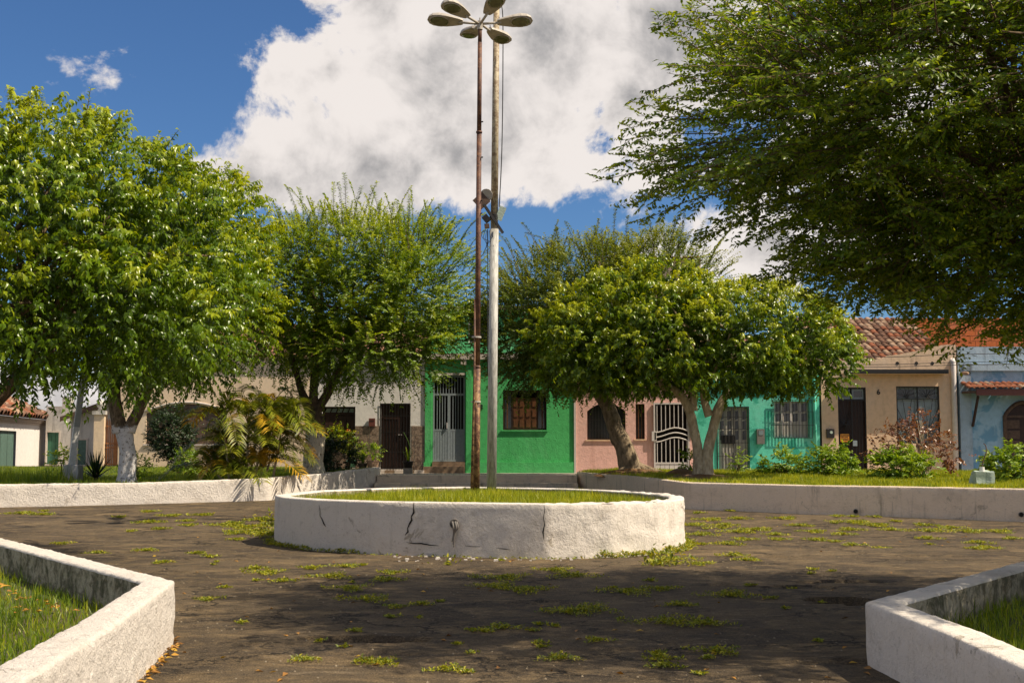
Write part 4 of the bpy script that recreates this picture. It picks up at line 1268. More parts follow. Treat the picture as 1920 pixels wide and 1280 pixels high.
for u in (0.25, 0.5, 0.75): x = a + (b - a) * u; shared_box('stile', M['white_metal'], wn, x - 0.025, x + 0.025, HY + 0.10, HY + 0.119, c + 0.01, d - 0.01)
gr = frame(MB(), a - 0.06, b + 0.1, c - 0.02, d + 0.05, HY - 0.09, HY - 0.072, 0.016).build('window_grille', M['black_metal'], th_)
vbars(gr, M['black_metal'], a - 0.06, b + 0.1, c - 0.01, d + 0.04, HY - 0.088, 11, 0.015)
for z in (c + 0.4, c + 0.85): shared_box('crossbar', M['black_metal'], gr, a - 0.13, b + 0.16, HY - 0.094, HY - 0.088, z, z + 0.014)
q = rect(1418, 1432, 804, 832); mt = box_part('electric_meter', M['plastic'], th_, q[0], q[1], HY - 0.14, HY - 0.004, q[2], q[3])
box_part('meter_window', M['glass_pale'], mt, q[0] + 0.05, q[1] - 0.05, HY - 0.15, HY - 0.1405, q[3] - 0.2, q[3] - 0.05)
MB().tube([(RX(1528), HY - 0.06, 0.8), (RX(1528), HY - 0.06, Z1 - 0.1)], 0.045, 10).build('downpipe', M['teal'], th_, True)
box_part('gap_strip', M['dark'], th_, X1 + 0.002, RX(1541), HY + 0.03, HY + 0.05, 0.75, Z1)

# ---- beige house, number 6
X0, X1, Z0, Z1 = rect(1541, 1796, 700, 900)
bh = thing('beige_house', ((X0 + X1) / 2, HY, 0.75), 'beige house number 6 with old clay tile roof and sunburst iron grilles', 'house')
dA = rect(1572, 1625, 726, 888); wA = rect(1682, 1763, 724, 831)
mb = MB(); front_wall(mb, X0, X1, 0.5, Z1, HY, [dA, wA])
mb.face([(X0, HY + 9, 0.5), (X0, HY, 0.5), (X0, HY, Z1), (X0, HY + 9, Z1)]); mb.face([(X1, HY, 0.5), (X1, HY + 9, 0.5), (X1, HY + 9, Z1), (X1, HY, Z1)])
mb.build('wall', M['beige'], bh)
box_part('interior', M['dark'], bh, X0 + 0.1, X1 - 0.1, HY + 0.5, HY + 0.55, 0.75, Z1 - 0.1)
# parapet with curved top
mb = MB(); n = 20; T = []
for k in range(n + 1):
    u = k / n; x = X0 + (X1 - X0) * u
    px = 1541 + 255 * u
    yy = np.interp(px, [1541, 1598, 1600, 1655, 1657, 1690, 1720, 1750, 1775, 1796], [676, 676, 674, 674, 668, 664, 658, 651, 646, 646]); T.append((x, RZ(yy)))
for k in range(n):
    (xa, za), (xb, zb_) = T[k], T[k + 1]
    for y_, fl in ((HY - 0.02, 0), (HY + 0.2, 1)):
        f = [(xa, y_, Z1), (xb, y_, Z1), (xb, y_, zb_), (xa, y_, za)]; mb.face(f[::-1] if fl else f)
    mb.face([(xa, HY - 0.02, za), (xb, HY - 0.02, zb_), (xb, HY + 0.2, zb_), (xa, HY + 0.2, za)])
mb.face([(X0, HY - 0.02, Z1), (X0, HY - 0.02, T[0][1]), (X0, HY + 0.2, T[0][1]), (X0, HY + 0.2, Z1)])
mb.face([(X1, HY - 0.02, T[-1][1]), (X1, HY - 0.02, Z1), (X1, HY + 0.2, Z1), (X1, HY + 0.2, T[-1][1])])
mb.face([(X0, HY - 0.02, Z1), (X0, HY - 0.001, Z1), (X1, HY - 0.001, Z1), (X1, HY - 0.02, Z1)])
par = mb.build('parapet', M['beige_up'], bh)
for px in (1685, 1721, 1751):
    MB().tube([(RX(px), HY - 0.028, RZ(681)), (RX(px), HY + 0.01, RZ(681))], 0.058, 14).build('vent_hole', M['dark'], par)
q = rect(1588, 1772, 695, 702); aw = box_part('awning_slab', M['beige'], bh, q[0], q[1], HY - 0.45, HY - 0.021, q[2], q[3] - 0.03)
box_part('slab_edge', M['black_metal'], aw, q[0] - 0.01, q[1] + 0.01, HY - 0.47, HY - 0.02, q[3] - 0.029, q[3] + 0.02)
box_part('slab_edge', M['black_metal'], aw, q[0] - 0.01, q[1] + 0.01, HY - 0.47, HY - 0.452, q[2] + 0.01, q[3] - 0.0295)
# tile roof
ez = RZ(674, HY + 0.3) - 0.12
mb = MB(); ry = 5.2; rz = 2.0
mb.face([(X0, HY + 0.2, ez), (X1, HY + 0.2, ez), (X1, HY + ry, ez + rz), (X0, HY + ry, ez + rz)]); mb.face([(X1, HY + ry, ez + rz), (X1, HY + 10, ez), (X0, HY + 10, ez), (X0, HY + ry, ez + rz)])
rf = mb.build('roof', M['roof_dark'], bh)
tiled_slope(rf, (X0 + 0.3, HY + 0.22, ez + 0.02), (1, 0, 0), (0, ry - 0.2, rz), 18, 13, 0.235, 0.40, [M['tile_old'], M['tile_old'], M['tile'], M['tile_pale']])
# downpipe
MB().tube([(RX(1789), HY - 0.07, 0.75), (RX(1789), HY - 0.07, RZ(678)), (RX(1789), HY + 0.02, RZ(674))], 0.085, 12).build('downpipe', M['white_metal'], bh, True)
text_part('6', 0.24, Vector((RX(1648.5), HY - 0.012, RZ(735))), M['black_metal'], bh)
q = rect(1549, 1563, 804, 821); lb = box_part('letterbox', M['black_metal'], bh, q[0], q[1], HY - 0.1, HY - 0.004, q[2], q[3])
MB().tube([((q[0] + q[1]) / 2 + 0.02, HY - 0.108, q[3] - 0.11), ((q[0] + q[1]) / 2 + 0.02, HY - 0.1, q[3] - 0.11)], 0.05, 14).build('dial', M['mint'], lb)
def sunburst(parent, a, b, c, d, y, cu, cv, n, r0, off=0.0, m=None):
    """bars radiating from a ring to the frame"""
    m = m or M['black_metal']
    cx, cz = a + (b - a) * cu, c + (d - c) * cv
    rgm = MB(); rgm.tube([(cx + r0 * math.cos(t), y, cz + r0 * math.sin(t)) for t in np.linspace(0, 2 * math.pi, 13)], 0.014, 5); rgm.build('ring', m, parent)
    for k in range(n):
        t = off + 2 * math.pi * k / n; dx, dz = math.cos(t), math.sin(t)
        s = min((b - cx) / dx if dx > 1e-3 else ((a - cx) / dx if dx < -1e-3 else 99), (d - cz) / dz if dz > 1e-3 else ((c - cz) / dz if dz < -1e-3 else 99))
        mb = MB(); mb.tube([(cx + dx * r0, y, cz + dz * r0), (cx + dx * s, y, cz + dz * s)], 0.009, 4, False); mb.build('ray_bar', m, parent)
a, b, c, d = dA; xm = (a + b) / 2; yg = HY + 0.03
g = frame(MB(), a, b, c, d, yg, yg + 0.035, 0.035); zt = RZ(750)
g.box(a + 0.035, b - 0.035, yg + 0.001, yg + 0.034, zt - 0.02, zt + 0.02); g.box(xm - 0.02, xm + 0.02, yg + 0.002, yg + 0.033, c + 0.035, zt - 0.02)
g.box(xm - 0.012, xm + 0.012, yg + 0.002, yg + 0.033, zt + 0.02, d - 0.035)
gate = g.build('door_grille', M['black_metal'], bh)
sunburst(gate, a + 0.04, xm - 0.02, c + 0.9, zt - 0.02, yg + 0.015, 0.55, 0.52, 26, 0.05)
vbars(gate, M['black_metal'], a + 0.03, xm - 0.02, c + 0.03, c + 0.9, yg + 0.01, 3, 0.014)
vbars(gate, M['black_metal'], xm + 0.02, b - 0.03, c + 0.03, zt, yg + 0.01, 3, 0.014)
box_part('gate_handle', M['grey_metal'], gate, xm + 0.0, xm + 0.14, yg - 0.05, yg - 0.001, c + 0.92, c + 1.10)
dr = MB().box(a + 0.01, b - 0.01, HY + 0.17, HY + 0.2, c + 0.01, zt).build('door', M['wood_dark'], bh)
for (u0, u1) in ((a + 0.05, xm - 0.03), (xm + 0.03, b - 0.05)):
    tr = frame(MB(), u0, u1, zt + 0.04, d - 0.05, HY + 0.12, HY + 0.16, 0.06).build('transom', M['grey_metal'], bh)
    box_part('pane', M['glass_dark'], tr, u0 + 0.06, u1 - 0.06, HY + 0.14, HY + 0.15, zt + 0.10, d - 0.11)
sg = MB().box(RX(1575.5), RX(1592), yg - 0.02, yg - 0.008, RZ(828), RZ(813)).build('warning_sign', M['orange_sign'], bh)
sx0, sx1, sz0, sz1 = RX(1575.5), RX(1592), RZ(828), RZ(813)
for k, zf in enumerate((0.80, 0.60, 0.42, 0.26)):
    mb = MB(); x = sx0 + 0.03
    while x < sx1 - 0.04:
        w_ = random.uniform(0.015, 0.04); mb.box(x, x + w_, yg - 0.023, yg - 0.0205, sz0 + (sz1 - sz0) * zf - 0.018, sz0 + (sz1 - sz0) * zf + 0.012 * random.random()); x += w_ + 0.012
    mb.build('worn_print', M['wood_dark'], sg)
a, b, c, d = wA; xm = (a + b) / 2; yg = HY + 0.03
g = frame(MB(), a, b, c, d, yg, yg + 0.035, 0.04); g.box(xm - 0.022, xm + 0.022, yg + 0.001, yg + 0.034, c + 0.04, d - 0.04)
zt = RZ(747); g.box(a + 0.04, xm - 0.022, yg + 0.002, yg + 0.033, zt - 0.015, zt + 0.015); g.box(xm + 0.022, b - 0.04, yg + 0.002, yg + 0.033, zt - 0.015, zt + 0.015)
gw = g.build('window_grille', M['black_metal'], bh)
for (u0, u1) in ((a + 0.04, xm - 0.022), (xm + 0.022, b - 0.04)):
    sunburst(gw, u0, u1, c + 0.04, zt - 0.02, yg + 0.015, 0.5, 0.28, 22, 0.06)
    sunburst(gw, u0, u1, zt + 0.02, d - 0.04, yg + 0.016, 0.5, 0.1, 14, 0.03)
wn = frame(MB(), a + 0.01, b - 0.01, c + 0.01, d - 0.01, HY + 0.14, HY + 0.19, 0.08); wn.box(xm - 0.07, xm + 0.07, HY + 0.141, HY + 0.189, c + 0.09, d - 0.09)
wn.box(a + 0.09, xm - 0.07, HY + 0.142, HY + 0.188, zt - 0.08, zt + 0.05); wn.box(xm + 0.07, b - 0.09, HY + 0.142, HY + 0.188, zt - 0.08, zt + 0.05)
wn = wn.build('window', M['grey_metal'], bh)
for (u0, u1) in ((a + 0.09, xm - 0.07), (xm + 0.07, b - 0.09)):
    box_part('pane', M['glass_pale'], wn, u0, u1, HY + 0.165, HY + 0.17, c + 0.09, zt - 0.08); box_part('pane', M['glass_dark'], wn, u0, u1, HY + 0.165, HY + 0.17, zt + 0.05, d - 0.09)

# ---- blue house
X0, X1, Z0, Z1 = rect(1800, 2080, 695, 900)
uh = thing('blue_house', ((X0 + X1) / 2, HY, 0.75), 'weathered pale blue house with small tiled awning and arched wooden door', 'house')
dA = rect(1884, 1952, 754, 886) + (0.45,)
shell('wall', X0, X1, 0.5, Z1, HY, 9, [dA], M['blue'], uh)
box_part('interior', M['dark'], uh, X0 + 0.1, X1 - 0.1, HY + 0.5, HY + 0.55, 0.75, Z1 - 0.1)
q = rect(1800, 2080, 650, 688); box_part('parapet', M['blue_up'], uh, q[0], q[1], HY + 0.03, HY + 0.3, Z1, q[3])
q = rect(1810, 2080, 684, 692); box_part('cornice', M['blue_up'], uh, q[0], q[1], HY - 0.10, HY + 0.028, Z1 - 0.002, q[3] + 0.04)
q = rect(1800, 1822, 690, 890); box_part('pilaster', M['blue_up'], uh, q[0], q[1], HY - 0.06, HY - 0.004, 0.75, Z1 - 0.01)
mb = MB(); rz0 = RZ(650) - 0.1; mb.face([(X0, HY + 0.3, rz0), (X1, HY + 0.3, rz0), (X1, HY + 4, rz0 + 0.3), (X0, HY + 4, rz0 + 0.3)]); mb.build('roof', M['roof_dark'], uh)
MB().tube([(RX(1812), HY - 0.28, RZ(700.5)), (RX(1807), HY - 0.05, RZ(699))], 0.05, 12).build('spout', M['terracotta'], uh, True)
# awning
q = rect(1832, 2080, 729, 741, HY - 0.7); zf = q[2]
aw = MB(); aw.box(q[0], q[1], HY - 0.74, HY - 0.70, zf, q[3]); aw = aw.build('awning', M['red_box'], uh)
box_part('awning_deck', M['wood_old'], aw, q[0] - 0.25, q[1], HY - 0.70, HY - 0.06, q[3] - 0.12, q[3] - 0.06)
tiled_slope(aw, (q[0] - 0.28, HY - 0.80, q[3] + 0.0), (1, 0, 0), (0, 0.74, 0.22), 24, 2, 0.19, 0.38, [M['tile'], M['tile'], M['tile_pale']])
mb = MB(); s0 = at(1834, 742, HY - 0.55); s1 = at(1824, 799, HY - 0.10)
mb.tube([s0, s1], 0.045, 4); mb.build('bracket', M['wood_dark'], aw)
# arched door
a, b, c, d = dA[:4]
fm = MB(); prev = None; pts = []
for k in range(13):
    u = k / 12; pts.append((a + (b - a) * u, d - 0.45 * (2 * u - 1) ** 2))
outl = [(a, c)] + pts + [(b, c)]
fm.tube([(p[0], HY - 0.01, p[1]) for p in outl], 0.07, 6); ad = fm.build('arched_door', M['wood_old'], uh, True)
fm = MB(); fm.box(a + 0.05, b - 0.05, HY + 0.10, HY + 0.13, c, d - 0.02); fm.build('door_leaf', M['wood_dark'], ad)
box_part('transom_bar', M['wood_old'], ad, a + 0.02, b - 0.02, HY + 0.04, HY + 0.099, d - 0.50, d - 0.43)
for i in range(2):
    for j in range(5):
        w_ = (b - a) / 2
        shared_box('panel', M['wood_old'], ad, a + 0.1 + i * w_, a + w_ * (i + 1) - 0.08, HY + 0.07, HY + 0.099, c + 0.1 + j * 0.34, c + 0.38 + j * 0.34)

# ---- brick wall of the unfinished storey behind
bx0, bx1 = at(1690, 630, 47).x, at(2080, 630, 47).x; bz0, bz1 = 3.6, at(960, 596, 47).z
bw = thing('brick_wall', ((bx0 + bx1) / 2, 47, bz0), 'bare orange brick wall rising behind the blue house roof', 'wall')
box_part('mortar', M['mortar'], bw, bx0, bx1, 47.02, 47.3, bz0, bz1)
bw_, bh_ = 0.39, 0.20; j = 0; z = bz0
zr0 = at(960, 655, 47).z - 0.3
z = zr0
while z < bz1 - 0.05:
    x = bx0 - (bw_ / 2 if j % 2 else 0)
    while x < bx1 - 0.02:
        xa, xb = max(x, bx0) + 0.008, min(x + bw_, bx1) - 0.008
        if xb - xa > 0.05: shared_box('brick', M['brick'], bw, xa, xb, 47.0, 47.019, z + 0.008, min(z + bh_, bz1) - 0.008)
        x += bw_
    z += bh_; j += 1

# ---- tall house behind the pink one
tx0, tx1 = at(1120, 520, 53).x, at(1314, 520, 53).x; tz = at(960, 486, 53).z
tl = thing('tall_house', ((tx0 + tx1) / 2, 53, 0.6), 'tall beige house whose clay ridge tiles show above the trees', 'house')
shell('wall', tx0, tx1, 0.5, tz, 53, 7, [], M['cream'], tl)
mb = MB(); mb.face([(tx0 - 0.1, 52.8, tz - 0.05), (tx1 + 0.1, 52.8, tz - 0.05), (tx1 + 0.1, 60.2, tz + 0.15), (tx0 - 0.1, 60.2, tz + 0.15)]); rf = mb.build('roof', M['roof_dark'], tl)
tiled_slope(rf, (tx0, 52.75, tz - 0.02), (1, 0, 0), (0, 7, 0.2), 17, 1, 0.25, 0.45, [M['tile_old'], M['tile']])

# ---- cream house with arched window (further back, left)
CY = 62.0
X0, X1, Z0, Z1 = rect(222, 640, 668, 880, CY)
ch = thing('cream_house', ((X0 + X1) / 2, CY, 0.66), 'plain cream house with broad arched window behind the round dark shrub', 'house')
wA = rect(274, 425, 757, 832, CY) + (0.45,)
shell('wall', X0, X1, 0.4, Z1, CY, 9, [wA], M['cream'], ch)
a, b, c, d = wA[:4]
wn = MB().box(a + 0.01, b - 0.01, CY + 0.1, CY + 0.15, c + 0.01, d - 0.01).build('arched_window', M['wood_old'], ch)
for k in range(8):
    w_ = (b - a) / 8; shared_box('plank', M['wood_old'], wn, a + k * w_ + 0.01, a + (k + 1) * w_ - 0.01, CY + 0.08, CY + 0.099, c + 0.02, d - 0.02)
tr = MB(); tr.tube([(a - 0.06 + (b - a + 0.12) * u, CY - 0.02, d + 0.08 - 0.45 * (2 * u - 1) ** 2) for u in np.linspace(0, 1, 15)], 0.06, 6); tr.build('arch_moulding', M['band'], ch, True)
box_part('sill', M['band'], ch, a - 0.1, b + 0.1, CY - 0.08, CY - 0.003, c - 0.08, c)
gable_roof(ch, X0, X1, CY, 9, Z1, 2.0, ROOFM)

# gate with a pillar beside the cream house
gp0 = rect(174, 197, 777, 880, CY)
pl = thing('gate_pillar', ((gp0[0] + gp0[1]) / 2, CY + 0.2, 0.66), 'stained cream gate pillar beside the orange wooden gate', 'pillar')
box_part('shaft', M['cream'], pl, gp0[0] + 0.05, gp0[1] - 0.05, CY, CY + 0.5, 0.5, gp0[3]); box_part('cap', M['white_old'], pl, gp0[0] - 0.03, gp0[1] + 0.03, CY - 0.08, CY + 0.58, gp0[3] + 0.001, gp0[3] + 0.18)
MB().lathe(((gp0[0] + gp0[1]) / 2, CY + 0.25, gp0[3] + 0.18), [(0.02, 0), (0.18, 0.03), (0.10, 0.12), (0.22, 0.25), (0.24, 0.36), (0.15, 0.48), (0.0, 0.55)], 12).build('finial', M['white_old'], pl, True)
g0_ = rect(197, 223, 790, 873, CY)
gt = thing('wooden_gate', ((g0_[0] + g0_[1]) / 2, CY + 0.2, g0_[2]), 'orange gate of pointed bars between pillar and cream house', 'gate')
n = 8
for k in range(n):
    x = g0_[0] + (g0_[1] - g0_[0]) * (k + 0.5) / n; w_ = 0.055 if k == 5 else 0.022
    mb = MB(); zt_ = g0_[3] + 0.14 * math.sin(k / n * 3); mb.box(x - w_, x + w_, CY + 0.2, CY + 0.24, g0_[2], zt_)
    mb.face([(x - w_, CY + 0.22, zt_), (x + w_, CY + 0.22, zt_), (x, CY + 0.22, zt_ + 0.16)]); mb.build('bar', M['wood_gate'], gt)
for z in (g0_[2] + 0.05, g0_[2] + 0.85, g0_[2] + 1.05, g0_[3] - 0.25): shared_box('rail', M['wood_gate'], gt, g0_[0], g0_[1], CY + 0.16, CY + 0.199, z, z + 0.06)

# white house with slanting brown roof
WY = 66.0
q = rect(133, 182, 790, 880, WY)
w2 = thing('gabled_house', ((q[0] + q[1]) / 2, WY, 0.66), 'white house with slanting brown eave behind the leaning concrete post', 'house')
X0, X1, zb = q[0], q[1] + 1.5, 0.4
z0_, z1_ = at(960, 778, WY).z, at(960, 742, WY).z
mb = MB(); mb.face([(X0, WY, zb), (X1, WY, zb), (X1, WY, z1_), (X0, WY, z0_)]); mb.face([(X0, WY + 8, zb), (X0, WY, zb), (X0, WY, z0_), (X0, WY + 8, z0_)]); mb.face([(X1, WY, zb), (X1, WY + 8, zb), (X1, WY + 8, z1_), (X1, WY, z1_)])
mb.build('wall', M['white_old'], w2)
mb = MB(); mb.face([(X0 - 0.4, WY - 0.5, z0_ - 0.1), (X1, WY - 0.5, z1_ + 0.1), (X1, WY + 8, z1_ + 0.1), (X0 - 0.4, WY + 8, z0_ - 0.1)])
mb.face([(X0 - 0.4, WY - 0.52, z0_ - 0.35), (X1, WY - 0.52, z1_ - 0.15), (X1, WY - 0.52, z1_ + 0.1), (X0 - 0.4, WY - 0.52, z0_ - 0.1)]); mb.build('roof', M['wood_old'], w2)
dq = rect(148, 163, 825, 872, WY); dd = box_part('door', M['grey_green_wood'], w2, dq[0], dq[1], WY - 0.04, WY - 0.003, 0.62, dq[3]); frame(MB(), dq[0] - 0.08, dq[1] + 0.08, 0.62, dq[3] + 0.1, WY - 0.06, WY - 0.004, 0.08).build('door_frame', M['band'], dd)

# stained annex wall with narrow green door
AY = 74.0
q = rect(86, 140, 776, 876, AY)
an = thing('stained_house', ((q[0] + q[1]) / 2, AY, 0.62), 'low black-stained white house with narrow green door', 'house')
dq = rect(89, 111, 810, 872, AY)
shell('wall', q[0], q[1], 0.4, q[3], AY, 6, [(dq[0], dq[1], 0.6, dq[3])], M['white_old'], an)
dr = MB().box(dq[0], dq[1], AY + 0.12, AY + 0.15, 0.6, dq[3] - 0.01).build('door', M['green_wood'], an)
for k in range(3):
    w_ = (dq[1] - dq[0]) / 3; shared_box('plank', M['green_wood'], dr, dq[0] + k * w_ + 0.01, dq[0] + (k + 1) * w_ - 0.01, AY + 0.09, AY + 0.119, 0.62, dq[3] - 0.03)
frame(MB(), dq[0] - 0.08, dq[1] + 0.08, 0.55, dq[3] + 0.08, AY - 0.04, AY - 0.004, 0.08).build('door_frame', M['band'], dr)
mb = MB(); mb.box(q[0], q[1], AY + 0.01, AY + 0.5, q[3] + 0.002, q[3] + 0.45); mb.box(q[0] + 0.9, q[1] - 0.25, AY + 0.02, AY + 0.45, q[3] + 0.452, q[3] + 1.0); mb.build('parapet', M['white_old'], an)

# white cottage with scalloped tile eave, its front running away along the street
A_ = Vector((at(-90, 830, 56).x, 56, 0)); B_ = Vector((at(86, 830, 76).x, 76, 0))
ct = thing('white_cottage', ((A_.x + B_.x) / 2, (A_.y + B_.y) / 2, 0.62), 'white cottage with scalloped eave, clay tiles and broad green shutters', 'house')
dv = (B_ - A_).normalized(); nv = Vector((dv.y, -dv.x, 0)); Lc = (B_ - A_).length; ZE = 3.15
def cq(s, z, o=0.0): p = A_ + dv * s + nv * o; return (p.x, p.y, z)
mb = MB(); sD0, sD1 = None, None
def s_at(px):
    d = ray(px, 830); # intersect ray plane with the cottage front in plan
    t = (A_.x * dv.y - A_.y * dv.x) / (d.x * dv.y - d.y * dv.x); p = Vector((d.x * t, d.y * t, 0)); return (p - A_).dot(dv)
sD0, sD1 = s_at(-22), s_at(30)
zd = 2.45
for (s0_, s1_, z0_, z1_) in ((0, sD0, 0.4, ZE), (sD1, Lc, 0.4, ZE), (sD0, sD1, zd, ZE)):
    mb.face([cq(s0_, z0_), cq(s1_, z0_), cq(s1_, z1_), cq(s0_, z1_)])
mb.face([cq(Lc, 0.4), cq(Lc, 0.4, -6), cq(Lc, ZE, -6), cq(Lc, ZE)]); mb.face([cq(0, 0.4, -6), cq(0, 0.4), cq(0, ZE), cq(0, ZE, -6)])
mb.face([cq(sD0, 0.4), cq(sD0, zd), cq(sD0, zd, -0.2), cq(sD0, 0.4, -0.2)]); mb.face([cq(sD0, zd), cq(sD1, zd), cq(sD1, zd, -0.2), cq(sD0, zd, -0.2)])
mb.build('wall', M['white'], ct)
for k in range(4):
    w_ = (sD1 - sD0) / 4; mb = MB(); s0_, s1_ = sD0 + k * w_ + 0.03, sD0 + (k + 1) * w_ - 0.03
    mb.face([cq(s0_, 0.5, -0.12), cq(s1_, 0.5, -0.12), cq(s1_, zd, -0.12), cq(s0_, zd, -0.12)]); mb.face([cq(s1_, 0.5, -0.12), cq(s1_, 0.5, -0.16), cq(s1_, zd, -0.16), cq(s1_, zd, -0.12)]); mb.build('shutter_plank', M['grey_green_wood'], ct)
mb = MB(); mb.face([cq(sD0, 0.5, -0.165), cq(sD1, 0.5, -0.165), cq(sD1, zd, -0.165), cq(sD0, zd, -0.165)]); mb.build('shutter_back', M['dark'], ct)
mb = MB()
for k in range(3):
    o_ = 0.06 + 0.09 * k; z_ = ZE - 0.30 + 0.11 * k
    mb.face([cq(0, z_, o_), cq(Lc, z_, o_), cq(Lc, z_ + 0.105, o_), cq(0, z_ + 0.105, o_)]); mb.face([cq(0, z_, 0), cq(Lc, z_, 0), cq(Lc, z_, o_), cq(0, z_, o_)][::-1])
mb.build('eave_moulding', M['band'], ct)
mb = MB(); mb.face([cq(-0.2, ZE + 0.02, 0.42), cq(Lc + 0.2, ZE + 0.02, 0.42), cq(Lc + 0.2, ZE + 1.75, -3.4), cq(-0.2, ZE + 1.75, -3.4)]); mb.face([cq(-0.2, ZE + 1.75, -3.4), cq(Lc + 0.2, ZE + 1.75, -3.4), cq(Lc + 0.2, ZE, -7), cq(-0.2, ZE, -7)])
rf = mb.build('roof', M['roof_dark'], ct)
up_ = (-nv * 3.82 + Vector((0, 0, 1.73)))
o_ = Vector(cq(-0.2, ZE + 0.05, 0.46))
cols = 28; w_ = (Lc + 0.4) / cols
tiled_slope(rf, o_, dv, up_, cols, 7, w_, 0.60, [M['tile'], M['tile_old'], M['tile_pale'], M['tile_old']], jit=0.03)

# ------------------------------------------------------------------ trees
def ell(x, y, Y, rx, ry, rd, w=1.0):
    """crown lobe seen at pixel (x, y) at depth Y: rx, ry in pixels, rd in metres"""
    c = at(x, y, Y); k = Y / FPX
    return (tuple(c), (rx * k, rd, ry * k), w)

def sub_limbs(mb, starts, ells, n, r, seed, frac=0.75):
    """limbs reaching from the fork into the crown"""
    r_ = random.Random(seed)
    for i in range(n):
        s = Vector(starts[i % len(starts)]); c, rad, _ = ells[i % len(ells)]
        d = Vector((r_.gauss(0, 1), r_.gauss(0, 1), abs(r_.gauss(0, 0.8)))).normalized()
        e = Vector((c[0] + d.x * rad[0] * frac, c[1] + d.y * rad[1] * frac, c[2] + d.z * rad[2] * frac))
        m = s.lerp(e, 0.5) + Vector((r_.gauss(0, 0.15), r_.gauss(0, 0.15), 0.15))
        limb(mb, [s, m, e], r * r_.uniform(0.7, 1.1), r * 0.15, 7, 0.2)

# --- near ficus on the left (its trunk stands in the front left bed)
NLb = Vector((-8.2, 16.6, 0.15))
nl = thing('ficus_tree', NLb, 'large glossy-leaved ficus with heavy brown boughs in the front lawn bed', 'tree')
els = [ell(20, 450, 17.5, 300, 220, 2.6, 3.0), ell(292, 480, 18.3, 146, 162, 2.1, 1.7), ell(150, 370, 17.8, 190, 120, 2.0, 1.2), ell(-260, 430, 17.0, 330, 240, 2.8, 1.8), ell(150, 600, 17.2, 250, 100, 2.0, 1.3)]
mb = MB()
fork = NLb + Vector((0.35, 0.1, 1.55))
limb(mb, [NLb, NLb + Vector((0.1, 0, 0.8)), fork], 0.30, 0.24, 16, 0.25, 0.18)
limb(mb, [fork, at(-40, 770, 16.9), at(30, 712, 17.1), at(110, 640, 17.6)], 0.17, 0.06, 12)
limb(mb, [fork, at(-70, 700, 16.6), at(20, 600, 16.8), at(60, 520, 17.2)], 0.17, 0.06, 12)
limb(mb, [fork, at(-180, 600, 16.8), at(-200, 450, 17.0)], 0.18, 0.06, 12)
sub_limbs(mb, [at(60, 660, 17.3), at(20, 600, 16.8), at(-180, 600, 16.8), at(60, 520, 17.2)], els, 26, 0.06, 5)
mb.build('trunk', M['bark'], nl, True)
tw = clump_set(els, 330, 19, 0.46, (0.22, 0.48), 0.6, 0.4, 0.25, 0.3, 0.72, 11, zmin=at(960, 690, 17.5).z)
sp = twig_set(els[:3], 40, (0.45, 0.85), 0.9, 0.55, 0.3, 25, 0.2, 0.88, 14, 0.05, lambda d, r: d[:, 2] > 0.35)
parts = [twig_leaves(tw, 13, -1.6, 0.092, 0.046, -0.7, 0.65, 0.5, True, 21, 0.45, 0.22, 0.25, 0.5, clw=0.7),
         twig_leaves(sp, 20, -0.35, 0.085, 0.040, -0.45, 0.75, 0.5, True, 22, 0.4)]
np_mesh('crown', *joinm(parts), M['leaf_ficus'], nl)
setp(np_mesh('twigs', *twig_tubes(sp, -0.35, 0.010), None, M['twig'], nl), kind='stuff')

# --- whitewashed tree behind the long wall
FLb = at(236, 905, 33.6); FLb.z = zleft(FLb.x, FLb.y) - 0.02
fl = thing('ficus_tree', FLb, 'forked tree with whitewashed trunk standing just behind the long sunlit wall', 'tree')
els = [ell(330, 560, 33.6, 165, 165, 2.3, 2.0), ell(230, 600, 33.6, 170, 120, 2.2, 1.2), ell(380, 450, 33.4, 100, 125, 1.8, 1.0)]
mb = MB(); f1 = at(232, 800, 33.6)
limb(mb, [FLb, at(238, 850, 33.6), f1], 0.225, 0.215, 16, 0.2, 0.08)
limb(mb, [at(226, 810, 33.6), at(216, 760, 33.5), at(214, 690, 33.5)], 0.20, 0.13, 12)
limb(mb, [at(242, 808, 33.6), at(262, 765, 33.6), at(275, 735, 33.7), at(300, 660, 33.8)], 0.17, 0.10, 12)
sub_limbs(mb, [at(214, 690, 33.5), at(300, 660, 33.8)], els, 16, 0.09, 6)
mb.build('trunk', M['bark_painted'], fl, True)
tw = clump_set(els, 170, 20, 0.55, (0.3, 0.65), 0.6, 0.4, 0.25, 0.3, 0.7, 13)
np_mesh('crown', *twig_leaves(tw, 13, -1.2, 0.12, 0.06, -0.6, 0.65, 0.5, False, 23, 0.4, 0.22, 0.3, 0.5, clw=0.7), M['leaf_ficus2'], fl)

